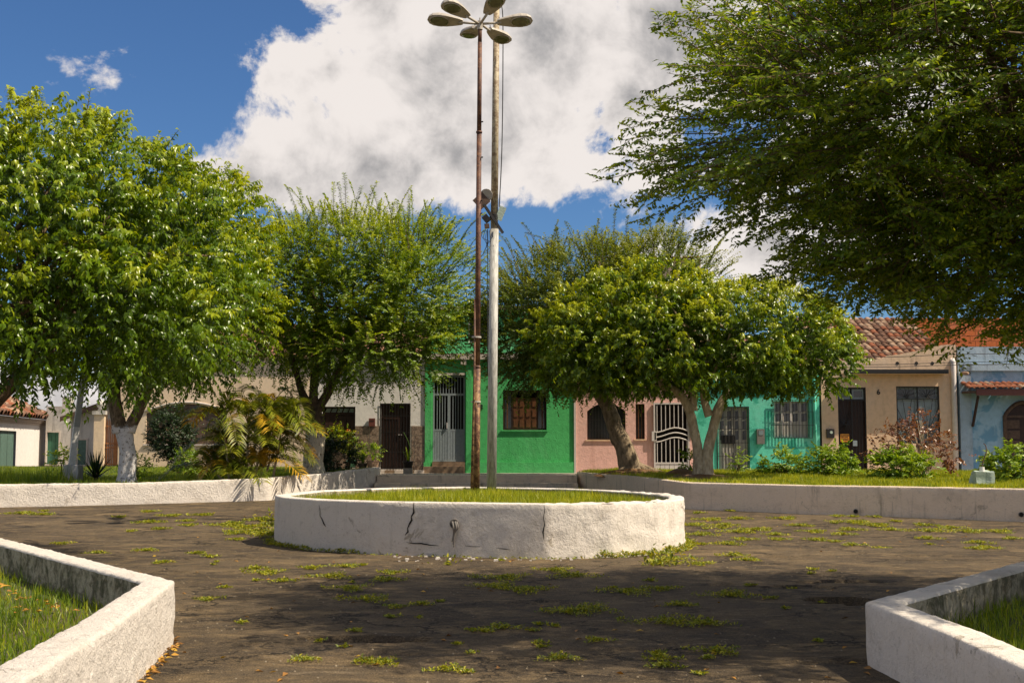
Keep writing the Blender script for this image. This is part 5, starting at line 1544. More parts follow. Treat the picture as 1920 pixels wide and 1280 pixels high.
# --- arching-shoot tree left of the poles
def arching_tree(base, els, label, trunkpts, rbase, barkm, seed, nt, nshoot, shootlen, limbs, leafk=1.0, leafm=None):
    t = thing('arching_tree', base, label, 'tree')
    mb = MB(); limb(mb, trunkpts, rbase, rbase * 0.62, 16, 0.28, rbase * 0.4)
    top = Vector(trunkpts[-1])
    for l_ in limbs: limb(mb, [top - Vector((0, 0, 0.1))] + l_, rbase * 0.5, rbase * 0.16, 10)
    ends = [l_[-1] for l_ in limbs]
    sub_limbs(mb, ends + [l_[len(l_) // 2] for l_ in limbs], els, 24, rbase * 0.18, seed)
    mb.build('trunk', barkm, t, True)
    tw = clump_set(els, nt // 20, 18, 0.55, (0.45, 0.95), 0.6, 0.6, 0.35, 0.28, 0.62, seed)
    sh = twig_set(els, nshoot, shootlen, 0.75, 0.85, 0.22, 60, 0.3, 0.9, seed + 1, 0.06, lambda d, r: d[:, 2] > 0.2)
    lo = twig_set(els, nshoot // 2, (0.8, 1.3), 1.0, 0.25, 0.25, 40, 0.3, 0.85, seed + 2, 0.06, lambda d, r: d[:, 2] < 0.3)
    parts = [twig_leaves(tw, 22, -0.35, 0.090 * leafk, 0.048 * leafk, -0.15, 0.85, 0.5, False, seed + 3, 0.15, clw=0.6),
             twig_leaves(sh, 52, -0.36, 0.088 * leafk, 0.048 * leafk, -0.05, 0.9, 0.4, False, seed + 4, 0.15),
             twig_leaves(lo, 30, -0.55, 0.084 * leafk, 0.046 * leafk, -0.15, 0.9, 0.4, False, seed + 5, 0.15, tipw=0.5)]
    np_mesh('crown', *joinm(parts), leafm or M['leaf_arch'], t)
    V1, T1 = twig_tubes(sh, -0.36, 0.011); V2, T2 = twig_tubes(lo, -0.55, 0.009)
    setp(np_mesh('twigs', np.concatenate([V1, V2]), np.concatenate([T1, T2 + len(V1)]), None, M['twig'], t), kind='stuff')
    return t
Y3 = 37.4
b3 = at(583, 884, Y3); b3.z = zleft(b3.x, b3.y) - 0.03
els = [ell(645, 560, Y3, 205, 125, 2.7, 2.8), ell(775, 545, Y3, 110, 110, 2.2, 1.3), ell(535, 570, Y3, 120, 120, 2.3, 1.2), ell(700, 650, Y3 - 0.6, 155, 60, 1.9, 0.9), ell(650, 480, Y3, 165, 65, 2.2, 0.9)]
arching_tree(b3, els, 'arching-shoot tree with thick faded white trunk beside the palm', [b3, at(592, 820, Y3), at(588, 770, Y3)], 0.36, M['bark_lowpaint'], 31, 5600, 420, (1.1, 2.3),
             [[at(566, 735, Y3), at(545, 660, Y3)], [at(612, 740, Y3), at(650, 670, Y3), at(700, 600, Y3)], [at(590, 700, Y3), at(600, 600, Y3)]])
# --- leaning tree right of the poles
Y4 = 37.8
b4 = at(1188, 884, Y4); b4.z = zright(b4.x, b4.y) - 0.03
els = [ell(1110, 570, Y4, 170, 95, 2.6, 2.4), ell(1010, 620, Y4, 95, 95, 2.0, 1.2), ell(1220, 540, Y4 + 0.3, 130, 70, 2.2, 1.1), ell(1080, 660, Y4, 150, 60, 2.2, 0.9)]
t4 = arching_tree(b4, els, 'leaning rough-barked tree in front of the pink house', [b4, at(1172, 845, Y4), at(1152, 800, Y4), at(1140, 760, Y4)], 0.33, M['bark_mid'], 41, 4600, 340, (1.1, 2.3),
                  [[at(1118, 720, Y4), at(1080, 640, Y4)], [at(1145, 710, Y4), at(1160, 630, Y4)], [at(1110, 730, Y4), at(1040, 660, Y4)]], leafm=M['leaf_arch_dull'])
mb = MB()
for (x, y) in ((1245, 886), (1228, 884), (1150, 888)):
    q = at(x, y, Y4 - 0.3); q.z = zright(q.x, q.y) + 0.02
    limb(mb, [b4 + Vector((0, 0, 0.25)), b4.lerp(q, 0.5) + Vector((0, -0.1, 0.12)), q], 0.16, 0.05, 8, 0.3)
mb.build('root', M['bark_mid'], t4, True)
# --- dense ficus on the right
Y5 = 34.0
b5 = at(1318, 896, Y5); b5.z = zright(b5.x, b5.y) - 0.03
f5 = thing('ficus_tree', b5, 'dense dome-crowned ficus with pale twin trunk on the right grassy bed', 'tree')
els = [ell(1195, 625, Y5, 165, 105, 2.3, 2.0), ell(1420, 632, Y5, 155, 92, 2.3, 1.9), ell(1105, 655, Y5, 95, 80, 1.9, 1.0), ell(1300, 640, Y5 - 0.5, 190, 90, 2.1, 1.7), ell(1510, 660, Y5, 75, 72, 1.7, 0.8), ell(1215, 565, Y5, 110, 62, 1.8, 0.8)]
mb = MB()
limb(mb, [b5 + Vector((-0.10, 0, 0)), at(1309, 850, Y5), at(1301, 805, Y5), at(1292, 765, Y5)], 0.145, 0.115, 14, 0.15, 0.14)
limb(mb, [b5 + Vector((0.10, -0.05, 0)), at(1327, 850, Y5 - 0.05), at(1336, 808, Y5), at(1346, 770, Y5)], 0.16, 0.12, 14, 0.15, 0.14)
limb(mb, [at(1297, 772, Y5), at(1275, 740, Y5), at(1230, 715, Y5), at(1170, 670, Y5)], 0.15, 0.07, 10)
limb(mb, [at(1300, 770, Y5), at(1298, 720, Y5), at(1280, 640, Y5)], 0.13, 0.06, 10)
limb(mb, [at(1343, 780, Y5), at(1358, 745, Y5), at(1400, 700, Y5), at(1460, 660, Y5)], 0.14, 0.06, 10)
limb(mb, [at(1330, 780, Y5), at(1318, 735, Y5), at(1330, 660, Y5)], 0.12, 0.06, 10)
sub_limbs(mb, [at(1230, 715, Y5), at(1298, 720, Y5), at(1400, 700, Y5), at(1318, 735, Y5)], els, 22, 0.07, 8)
mb.build('trunk', M['bark_pale'], f5, True)
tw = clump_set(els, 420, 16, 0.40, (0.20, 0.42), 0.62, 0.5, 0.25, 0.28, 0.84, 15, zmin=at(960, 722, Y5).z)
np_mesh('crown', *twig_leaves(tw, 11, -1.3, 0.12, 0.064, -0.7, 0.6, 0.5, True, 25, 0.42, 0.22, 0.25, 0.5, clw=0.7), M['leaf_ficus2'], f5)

# --- big feathery tree over the right side
b6 = Vector((6.3, 11.6, 0.12))
t6 = thing('feathery_tree', b6, 'huge feathery-leaved tree overhanging from the shaded front bed', 'tree')
els = [((6.2, 11.6, 4.9), (3.7, 3.6, 2.1), 3.0), ((4.1, 11.3, 4.45), (2.3, 2.4, 1.15), 1.8), ((5.0, 12.4, 5.4), (2.7, 2.8, 1.6), 1.7), ((6.7, 12.0, 3.45), (3.3, 3.0, 0.85), 2.0), ((7.4, 11.2, 6.3), (3.3, 3.3, 1.6), 1.2), ((4.9, 12.3, 3.7), (1.7, 1.9, 0.6), 0.9), ((4.2, 12.3, 5.0), (2.1, 2.3, 1.2), 1.0)]
mb = MB(); top = b6 + Vector((-0.2, 0.0, 2.0))
limb(mb, [b6, b6 + Vector((0.05, 0, 1.0)), top], 0.34, 0.25, 16, 0.25, 0.2)
for e_ in ((3.6, 11.4, 4.6), (4.4, 12.9, 5.6), (6.6, 10.4, 6.4), (7.8, 12.4, 5.2), (5.2, 10.2, 5.2), (4.4, 12.2, 3.7)):
    e_ = Vector(e_); limb(mb, [top - Vector((0, 0, 0.1)), top.lerp(e_, 0.45) + Vector((0, 0, 0.35)), e_], 0.15, 0.035, 10)
sub_limbs(mb, [(4.6, 11.5, 4.3), (5.2, 12.4, 4.8), (6.4, 11.0, 5.2), (7.2, 12.0, 4.6), (5.6, 11.0, 4.5)], els, 44, 0.045, 9, 0.9)
mb.build('trunk', M['bark'], t6, True)
tw = twig_set(els, 2650, (0.65, 1.3), 0.95, 0.05, 0.28, 110, 0.25, 0.35, 51, 0.10, zmin=2.5)
tw[1][:, 2] = np.maximum(tw[1][:, 2], -0.12)
k6 = (tw[0][:, 1] > 8.6) | (tw[0][:, 0] > 5.5); tw = tuple(a_[k6] for a_ in tw)
sd = side_twigs(tw, 11, -0.30, (0.28, 0.52), 55, 0.75)
parts = [twig_leaves(sd, 10, -0.30, 0.060, 0.030, -0.08, 0.8, 0.6, False, 53, 0.15, clw=0.3), twig_leaves(tw, 16, -0.30, 0.058, 0.028, -0.1, 0.85, 0.5, False, 54, 0.15, clw=0.3)]
np_mesh('crown', *joinm(parts), M['leaf_feather'], t6)
V1, T1 = twig_tubes(tw, -0.30, 0.009); V2, T2 = twig_tubes(sd, -0.30, 0.004, 2)
setp(np_mesh('twigs', np.concatenate([V1, V2]), np.concatenate([T1, T2 + len(V1)]), None, M['twig'], t6), kind='stuff')

# ------------------------------------------------------------------ poles in the planter
PY = 24.5
rb = at(893, 920, PY); rt = at(900, 45, PY); rb.z = 0.6
sl = thing('street_lamp', rb, 'rusty red lamp pole crowned by six cobra-head lamps in the planter', 'street lamp')
def lerp_z(a, b, z): return a.lerp(b, (z - a.z) / (b.z - a.z))
j1, j2, j3 = lerp_z(rb, rt, at(893, 690, PY).z), lerp_z(rb, rt, at(897, 250, PY).z), lerp_z(rb, rt, at(899, 80, PY).z)
mb = MB(); mb.tube([rb, j1], [0.064, 0.062], 16); mb.tube([j1, j1 + Vector((0, 0, 0.05))], [0.066, 0.056], 16); mb.tube([j1, j2], [0.054, 0.048], 16)
mb.tube([j2, j2 + Vector((0, 0, 0.04))], [0.060, 0.060], 16); mb.tube([j2, j3], [0.045, 0.042], 16); mb.tube([j3, rt], [0.040, 0.038], 14)
shaft = mb.build('shaft', M['rust'], sl, True)
for z in (7.9, 7.2, 6.35, 6.1):
    c = lerp_z(rb, rt, z); MB().tube([c + Vector((0.045, -0.03, 0)), c + Vector((0.075, -0.05, 0))], 0.014, 6).build('bolt', M['black_metal'], shaft)
c0 = at(884, 925, PY - 0.15); c0.z = 0.62; c1 = at(889.5, 700, PY - 0.06); c2 = at(890.5, 560, PY - 0.02)
MB().tube([c0, c1, c2], [0.028, 0.022, 0.018], 8).build('conduit', M['rust'], sl, True)
for y in (632, 753):
    c = lerp_z(rb, rt, at(893, y, PY).z); MB().tube([c + Vector((-0.02, 0, -0.015)), c + Vector((-0.02, 0, 0.015))], 0.092, 14).build('strap', M['lamp'], sl)
hub = MB(); hub.tube([rt - Vector((0, 0, 0.12)), rt + Vector((0, 0, 0.05))], [0.055, 0.055], 12); hub.tube([rt + Vector((0, 0, 0.05)), rt + Vector((0, 0, 0.12))], [0.02, 0.015], 8); hub.build('hub', M['lamp'], sl)
def lamp_head(az, tilt, L_=0.70, broken=False):
    d = Vector((math.cos(az), math.sin(az), 0)); s = Vector((-d.y, d.x, 0)); ca, sa = math.cos(tilt), math.sin(tilt)
    ax = d * ca + Vector((0, 0, sa)); up = Vector((0, 0, ca)) - d * sa
    ro = math.radians(20) * s.y * -1.0; s, up = s * math.cos(ro) + up * math.sin(ro), up * math.cos(ro) - s * math.sin(ro)
    a0 = rt + d * 0.04; a1 = rt + ax * 0.42
    arm = MB().tube([a0, a1], 0.026, 8).build('arm', M['lamp'], sl, True)
    o = rt + ax * 0.34
    prof = [(0.0, 0.055, 0.05), (0.05, 0.075, 0.065), (0.18, 0.105, 0.08), (0.34, 0.135, 0.105), (0.50, 0.145, 0.12), (0.63, 0.13, 0.105), (0.71, 0.09, 0.07), (0.75, 0.01, 0.008)]
    mb = MB(); n = 10; rings = []
    for (t, w, h) in prof:
        t *= L_ / 0.75; r_ = []
        for k in range(n + 1):
            a = math.pi * k / n; r_.append(o + ax * t + s * (w * 1.22 * math.cos(a)) + up * (h * 1.25 * math.sin(a)))
        rings.append(r_)
    for i in range(len(rings) - 1):
        for k in range(n): mb.face([rings[i][k], rings[i][k + 1], rings[i + 1][k + 1], rings[i + 1][k]])
        mb.face([rings[i][0], rings[i + 1][0], rings[i + 1][n], rings[i][n]])
    mb.face(rings[0])
    hd = mb.build('lamp_head', M['lamp'], sl)
    mb = MB(); c = o + ax * (0.49 * L_ / 0.75) - up * 0.004; R0 = []; R1 = []
    for k in range(18):
        a = 2 * math.pi * k / 18; v = ax * (0.19 * math.cos(a)) + s * (0.150 * math.sin(a)); R0.append(c + v); R1.append(c + v * 0.7 - up * 0.035)
    for k in range(18): mb.face([R0[k], R0[(k + 1) % 18], R1[(k + 1) % 18], R1[k]])
    mb.face(R1); mb.build('lens', M['lens'], hd, True)
    MB().tube([p_ - up * 0.004 for p_ in R0] + [R0[0] - up * 0.004], 0.013, 5, False).build('lens_rim', M['lamp'], hd, True)
    cl = o + ax * 0.05 + up * 0.07; MB().tube([cl, cl + up * 0.06], 0.012, 6).build('clamp', M['black_metal'], hd)
for az, ti in ((2, 4), (58, -6), (108, 2), (178, 5), (229, 8), (294, 14)): lamp_head(math.radians(az), math.radians(ti))

PW = 25.6
wb = at(921.5, 920, PW); wt = at(931, 10, PW); wb.z = 0.6
wp = thing('floodlight_pole', wb, 'pale grey weathered pole with strapped-on floodlights in the planter', 'pole')
k1 = lerp_z(wb, wt, at(926, 430, PW).z)
mb = MB(); mb.tube([wb, k1], [0.098, 0.088], 18); mb.tube([k1, wt], [0.074, 0.062], 16); mb.build('shaft', M['pole'], wp, True)
fy = PW - 0.16
mb = MB(); mb.tube([at(907, 383, fy), at(943, 437, fy - 0.02)], 0.035, 4); bar_ = mb.build('crossbar', M['black_metal'], wp)
def rbox(name, cpx, Y, w, h, dpt, ang, m, parent, taper=1.0):
    c = at(*cpx, Y); mb = MB(); ca, sa = math.cos(ang), math.sin(ang); P = []
    for y_, f in ((-dpt / 2, 1.0), (dpt / 2, taper)):
        P.append([c + Vector((u * w / 2 * f * ca - v * h / 2 * f * sa, y_, u * w / 2 * f * sa + v * h / 2 * f * ca)) for u, v in ((-1, -1), (1, -1), (1, 1), (-1, 1))])
    mb.face(P[0]); mb.face(P[1][::-1])
    for i in range(4): mb.face([P[0][i], P[1][i], P[1][(i + 1) % 4], P[0][(i + 1) % 4]])
    return mb.build(name, m, parent)
f1 = rbox('floodlight', (903, 378), fy + 0.12, 0.26, 0.26, 0.14, math.radians(42), M['wood_old'], wp, 0.8)
c = at(912, 366, fy + 0.06); MB().tube([c, c + Vector((0.01, 0.05, 0.02))], [0.13, 0.12], 18).build('floodlight', M['lamp'], wp)
f2 = rbox('floodlight', (939, 401), fy + 0.14, 0.14, 0.29, 0.10, math.radians(-22), M['mint'], wp, 0.85)
rbox('ballast', (912, 410), fy, 0.12, 0.15, 0.10, math.radians(40), M['black_metal'], wp)
rbox('junction_box', (913, 424), fy, 0.10, 0.09, 0.08, 0.1, M['wood_old'], wp)
for k, y in enumerate((404, 407, 410)):
    c = lerp_z(wb, wt, at(926, y, PW).z); MB().tube([c + Vector((0, 0, -0.012)), c + Vector((0, 0, 0.012))], 0.096 + 0.004 * k, 14).build('strap', M['cable'], wp)
for k in range(5):
    a = at(906 + k * 3, 432, fy); mb = MB(); limb(mb, [a, at(903 + k * 4, 442 + k * 3, fy), at(910 + k * 2, 452, fy), at(914 - k * 2, 462 + 3 * k, fy)], 0.006, 0.005, 5, 0); mb.build('loose_wire', M['cable'], wp, True)
mb = MB(); limb(mb, [at(914, 430, fy), at(914.5, 500, fy + 0.05), at(914, 700, fy + 0.05)], 0.008, 0.008, 5, 0); mb.build('loose_wire', M['cable'], wp, True)
mb = MB(); limb(mb, [at(933, 12, PW), at(942, 20, PW), at(943, 120, PW), at(941, 280, PW), at(936, 388, PW - 0.05)], 0.011, 0.011, 6, 0); mb.build('cable', M['cable'], wp, True)

# ------------------------------------------------------------------ post and blocks
pb = at(131, 869, 36.2); pt = at(158, 690, 36.2); pb.z = zleft(pb.x, pb.y) - 0.05
po = thing('concrete_post', pb, 'leaning square grey post with white painted foot behind the grey block', 'post')
zsw = at(140, 800, 36.2).z; ps = lerp_z(pb, pt, zsw)
MB().tube([pb, ps], 0.115, 4).build('painted_foot', M['concrete_white'], po)
MB().tube([ps, pt], 0.112, 4).build('upper_post', M['concrete'], po)
def rough_block(name, c, w, d, h, m, label, seed):
    mb = MB(); n = 5; r_ = random.Random(seed)
    import bmesh
    bm = bmesh.new(); bmesh.ops.create_cube(bm, size=1.0); bmesh.ops.subdivide_edges(bm, edges=bm.edges[:], cuts=5, use_grid_fill=True)
    for v in bm.verts:
        v.co = Vector((v.co.x * w * (1 - 0.10 * (v.co.z + 0.5)), v.co.y * d, (v.co.z + 0.5) * h)); q = v.co + Vector((seed, 0, 0))
        v.co += Vector((mnoise.noise(q * 4), mnoise.noise(q * 4 + Vector((9, 0, 0))), mnoise.noise(q * 4 + Vector((0, 9, 0))) * (1 if v.co.z > h * 0.5 else 0))) * 0.045
    me = bpy.data.meshes.new(name); bm.to_mesh(me); bm.free()
    o = link_mesh(name, me, m, None, c); return setp(o, label, 'block')
c = at(136, 899, 34.6); c.z = zleft(c.x, c.y) - 0.05
rough_block('concrete_block', c, 0.44, 0.4, 0.50, M['concrete'], 'rough grey concrete block at the foot of the leaning post', 3)
c = at(1842, 908, 29.2); c.z = zright(c.x, c.y) - 0.05
rough_block('concrete_block', c, 0.46, 0.4, 0.37, M['mint'], 'pale green concrete block with a wire stub on the right grass', 8)
o = thing('wire_stub', c + Vector((0, 0, 0.36)), 'bent rusty wire rising from a white socket on the green block', 'wire')
MB().tube([c + Vector((0, 0, 0.36)), c + Vector((0, 0, 0.47))], [0.06, 0.055], 10).build('socket', M['concrete_white'], o)
mb = MB(); limb(mb, [c + Vector((0, 0, 0.45)), c + Vector((0.04, 0, 0.62)), c + Vector((0.11, 0, 0.80)), c + Vector((0.10, 0, 0.95)), c + Vector((0.05, 0, 1.0))], 0.016, 0.010, 6, 0.2); mb.build('wire', M['wood_old'], o, True)

# ------------------------------------------------------------------ shrubs, palms, pots
def bush(name, els, nt, length, k, L_, W_, m, label, cat, base, stems=6, seed=1, droop=-0.5, group=None, out=0.7, up=0.3, fine=False, clumps=22, stem_r=0.018, rlo=0.3, barkm=None):
    t = thing(name, base, label, cat, group)
    mb = MB(); r_ = random.Random(seed)
    for i in range(stems):
        c, rad, _ = els[i % len(els)]
        e_ = Vector((c[0] + r_.uniform(-0.6, 0.6) * rad[0], c[1] + r_.uniform(-0.6, 0.6) * rad[1], c[2] + r_.uniform(-0.1, 0.6) * rad[2]))
        s_ = base + Vector((r_.uniform(-0.08, 0.08), r_.uniform(-0.08, 0.08), -0.02)); limb(mb, [s_, s_.lerp(e_, 0.5) + Vector((0, 0, 0.05)), e_], stem_r, stem_r * 0.3, 6, 0.1)
    mb.build('stems', barkm or M['twig'], t, True)
    tw = twig_set(els, nt, length, out, up, 0.4, clumps, 0.3, rlo, seed, 0.15)
    k2 = tw[0][:, 2] > base.z; tw = tuple(a[k2] for a in tw)
    V, T, R = twig_leaves(tw, k, droop, L_, W_, -0.2, 0.75, 0.55, fine, seed + 1, 0.3)
    V[:, 2] = np.maximum(V[:, 2], base.z - 0.01)
    np_mesh('foliage', V, T, R, m, t)
    return t
def onL(x, y, Y): q = at(x, y, Y); q.z = zleft(q.x, q.y); return q
def onR(x, y, Y): q = at(x, y, Y); q.z = zright(q.x, q.y); return q
# dark topiary
b = onL(335, 885, 45.0)
bush('round_shrub', [ell(322, 812, 45.0, 46, 50, 0.85, 3), ell(335, 850, 45.0, 26, 28, 0.5, 0.8)], 1500, (0.12, 0.26), 10, 0.07, 0.04, M['leaf_dark'], 'dark clipped egg-shaped shrub before the cream house', 'shrub', b, 5, 61, -0.2, clumps=60, stem_r=0.05)
# green bushes on the right bed
for (x, y, Y, rx, ry, hx, lab, n) in ((1465, 872, 36.0, 34, 22, 0, 'small light green bush before the turquoise house window', 170), (1555, 868, 35.0, 46, 30, 0, 'rounded light green bush below the beige house door', 260),
                                      (1690, 876, 32.5, 52, 30, 0, 'wide light green bush under the bronze-leaved shrub', 280), (1893, 878, 30.5, 42, 38, 0, 'bright green bush beside the pale green block', 260)):
    b = onR(x, y + ry, Y)
    bush('leafy_bush', [ell(x, y, Y, rx, ry, 0.55, 2), ell(x - rx * 0.4, y + 4, Y, rx * 0.6, ry * 0.8, 0.4, 1), ell(x + rx * 0.45, y + 6, Y - 0.1, rx * 0.5, ry * 0.7, 0.4, 1)], n, (0.2, 0.42), 9, 0.13, 0.055, M['leaf_bush'], lab, 'bush', b, 9, int(x), -1.2, 'light green bushes on the right bed')
b = onR(1738, 905, 33.5)
bush('bronze_shrub', [ell(1715, 822, 33.5, 62, 32, 0.8, 2), ell(1660, 838, 33.5, 32, 14, 0.4, 0.5), ell(1770, 848, 33.5, 42, 26, 0.6, 1), ell(1725, 790, 33.5, 22, 14, 0.4, 0.4)], 190, (0.2, 0.45), 8, 0.10, 0.065, M['leaf_red'], 'sparse bronze-leaved shrub in front of the beige house window', 'shrub', b, 22, 71, -0.3, stem_r=0.022, clumps=26, barkm=M['bark_pale'])
b = onL(255, 893, 34.2)
bush('leafy_bush', [ell(258, 878, 34.2, 20, 18, 0.3, 1)], 50, (0.15, 0.3), 7, 0.10, 0.05, M['leaf_bush'], 'straggly sapling at the foot of the whitewashed trunk', 'bush', b, 5, 72, -0.8)
b = onL(118, 885, 37.5)
bush('leafy_bush', [ell(118, 862, 37.5, 22, 20, 0.35, 1)], 45, (0.15, 0.35), 7, 0.11, 0.06, M['leaf_ficus2'], 'thin dark sapling before the narrow green door', 'bush', b, 5, 73, -0.4)
b = onL(348, 888, 42.5)
bush('leafy_bush', [ell(350, 868, 42.5, 22, 22, 0.4, 1)], 90, (0.15, 0.35), 8, 0.11, 0.05, M['leaf_bush'], 'low bush at the foot of the egg-shaped shrub', 'bush', b, 5, 74, -0.8)
for (x, y, ry, lab, sd) in ((1290, 868, 24, 'leafy sprout left of the pale twin trunk', 75), (1385, 870, 18, 'leafy sprout before the black-barred door', 76)):
    b = onR(x, y + ry, 35.5 if x < 1350 else 38)
    bush('leafy_bush', [ell(x, y, b.y, 12, ry, 0.25, 1)], 36, (0.15, 0.35), 7, 0.12, 0.05, M['leaf_bush'], lab, 'bush', b, 4, sd, -0.7)
# hedge of dark leaves beside the tree trunk, with flowers
b = onL(628, 886, 39.2)
bush('flowering_shrub', [ell(628, 858, 39.2, 38, 28, 0.6, 2), ell(600, 840, 39.2, 22, 30, 0.5, 1)], 420, (0.2, 0.4), 9, 0.10, 0.05, M['leaf_dark'], 'dark leafy shrub between the thick trunk and the flower pots', 'shrub', b, 8, 77, -0.5)
b = onL(650, 884, 40.0)
bush('flowering_shrub', [ell(648, 834, 40.0, 22, 10, 0.3, 1), ell(668, 826, 40.0, 10, 14, 0.3, 0.5)], 46, (0.15, 0.35), 7, 0.11, 0.045, M['leaf_yellow'], 'yellow-leaved shrub under the white house window', 'shrub', b, 6, 78, -0.8)
wq = at(636, 826, HY - 0.12)
t = thing('window_box', wq, 'window box of red flowers on the white house sill', 'flower box')
x0, x1 = RX(609), RX(662); box_part('box', M['wood_dark'], t, x0, x1, HY - 0.24, HY - 0.09, wq.z - 0.16, wq.z + 0.02)
els = [((x0 + 0.3, HY - 0.17, wq.z + 0.15), (0.28, 0.12, 0.22), 1), ((x1 - 0.4, HY - 0.17, wq.z + 0.15), (0.4, 0.12, 0.25), 1.4)]
tw = twig_set(els, 150, (0.12, 0.3), 0.6, 0.5, 0.4, 18, 0.3, 0.2, 81); np_mesh('foliage', *twig_leaves(tw, 7, -0.6, 0.08, 0.04, -0.2, seed=82), M['leaf_ficus2'], t)
tw = twig_set(els, 26, (0.05, 0.1), 0.6, 0.8, 0.4, 10, 0.3, 0.8, 83); setp(np_mesh('flowers', *twig_leaves(tw, 6, 0, 0.05, 0.05, 0.1, seed=84), M['flower'], t), kind='stuff')
def strap_leaves(parent, c, n, L_, W_, m, seed, spread=0.5, name='leaves', droop=0.5):
    r = np.random.default_rng(seed); V = []; T = []; R = []
    for i in range(n):
        a = r.random() * 6.283; tl = spread * (0.15 + r.random()); d = np.array([math.cos(a) * math.sin(tl), math.sin(a) * math.sin(tl), math.cos(tl)])
        l = L_ * (0.55 + 0.5 * r.random()); s = np.array([-math.sin(a), math.cos(a), 0]); b0 = len(V)
        for k in range(5):
            u = k / 4; w = W_ * (1 - u ** 2) * 0.5 + 0.002; p = np.array(c) + d * l * u - np.array([0, 0, 1]) * droop * (l * u) ** 2 * math.sin(tl)
            V += [p - s * w, p + s * w]
        for k in range(4): q = b0 + 2 * k; T += [[q, q + 1, q + 3], [q, q + 3, q + 2]]
        R += [r.random()] * 10
    return np_mesh(name, np.array(V), np.array(T), np.array(R), m, parent)
def pot(c, r, h, m, label, plantm, n, L_, W_, seed, spread=0.6, extra=None, square=False):
    t = thing('potted_plant', c, label, 'potted plant')
    MB().lathe((c.x, c.y, c.z), [(0.0, 0.0), (r * 0.72, 0.0), (r * 0.95, h * 0.85), (r * 1.05, h * 0.86), (r * 1.05, h), (r * 0.92, h), (r * 0.88, h * 0.9), (0, h * 0.88)], 4 if square else 18).build('pot', m, t, not square)
    strap_leaves(t, c + Vector((0, 0, h * 0.9)), n, L_, W_, plantm, seed, spread)
    if extra: extra(t, c + Vector((0, 0, h)))
    return t
def fl(t, c):
    tw = twig_set([((c.x, c.y, c.z + 0.75), (0.25, 0.2, 0.2), 1)], 10, (0.05, 0.1), 0.6, 0.8, 0.4, 6, 0.3, 0.6, 91); setp(np_mesh('flowers', *twig_leaves(tw, 6, 0, 0.05, 0.05, 0.1, seed=92), M['leaf_yellow'], t), kind='stuff')
    tw = twig_set([((c.x, c.y, c.z + 0.35), (0.3, 0.25, 0.35), 1)], 70, (0.15, 0.3), 0.6, 0.6, 0.4, 10, 0.3, 0.2, 93); np_mesh('foliage', *twig_leaves(tw, 7, -0.6, 0.09, 0.04, -0.2, seed=94), M['leaf_bush'], t)
def fo(t, c):
    tw = twig_set([((c.x, c.y, c.z + 0.2), (0.26, 0.22, 0.2), 1)], 60, (0.15, 0.3), 0.6, 0.6, 0.4, 10, 0.3, 0.2, 95); np_mesh('foliage', *twig_leaves(tw, 7, -0.6, 0.09, 0.04, -0.2, seed=96), M['leaf_bush'], t)
def pp(x, y, Y): q = at(x, y, Y); return q
for (x, y, r, h, m, lab, nl_, L_, sp_, ex, sq) in ((659, 876, 0.17, 0.24, M['pot_green'], 'green pot of yellow flowers beside the dark shrub', 10, 0.5, 0.5, fl, False), (680, 877, 0.16, 0.16, M['pot_black'], 'low black pot of sword leaves between the green and clay pots', 16, 0.62, 0.5, None, False),
                                                   (699, 877, 0.21, 0.25, M['terracotta'], 'square clay pot of leafy plants near the barred door', 6, 0.3, 0.6, fo, True), (765, 877, 0.18, 0.22, M['pot_black'], 'black pot with tall thin plant by the barred door', 14, 0.55, 0.4, None, False)):
    c = pp(x, y, 41.6); c.z = max(c.z, 0.752)
    pt_ = pot(c, r, h, m, lab, M['leaf_bush'], nl_, L_, 0.05, int(x), sp_, ex, sq)
    zs = c.z - 0.0
    MB().box(c.x - r * 0.8, c.x + r * 0.8, c.y - r * 0.8, c.y + r * 0.8, 0.70, c.z - 0.002).build('plinth', M['pave'], pt_)
    if x == 765:
        mb = MB(); limb(mb, [c + Vector((0, 0, 0.2)), c + Vector((0.05, 0, 0.6)), c + Vector((0.0, 0, 0.85)), c + Vector((-0.15, 0, 1.15))], 0.022, 0.012, 6, 0.2); mb.build('stem', M['leaf_bush'], pt_, True)
# yucca
b = onL(180, 893, 35.2); t = thing('spiky_plant', b, 'dark spiky rosette plant beside the whitewashed trunk', 'plant')
strap_leaves(t, b + Vector((0, 0, 0.1)), 75, 0.85, 0.05, M['leaf_dark'], 97, 1.25, 'leaves', 0.15)
MB().tube([b, b + Vector((0, 0, 0.25))], 0.06, 8).build('stem', M['bark'], t, True)
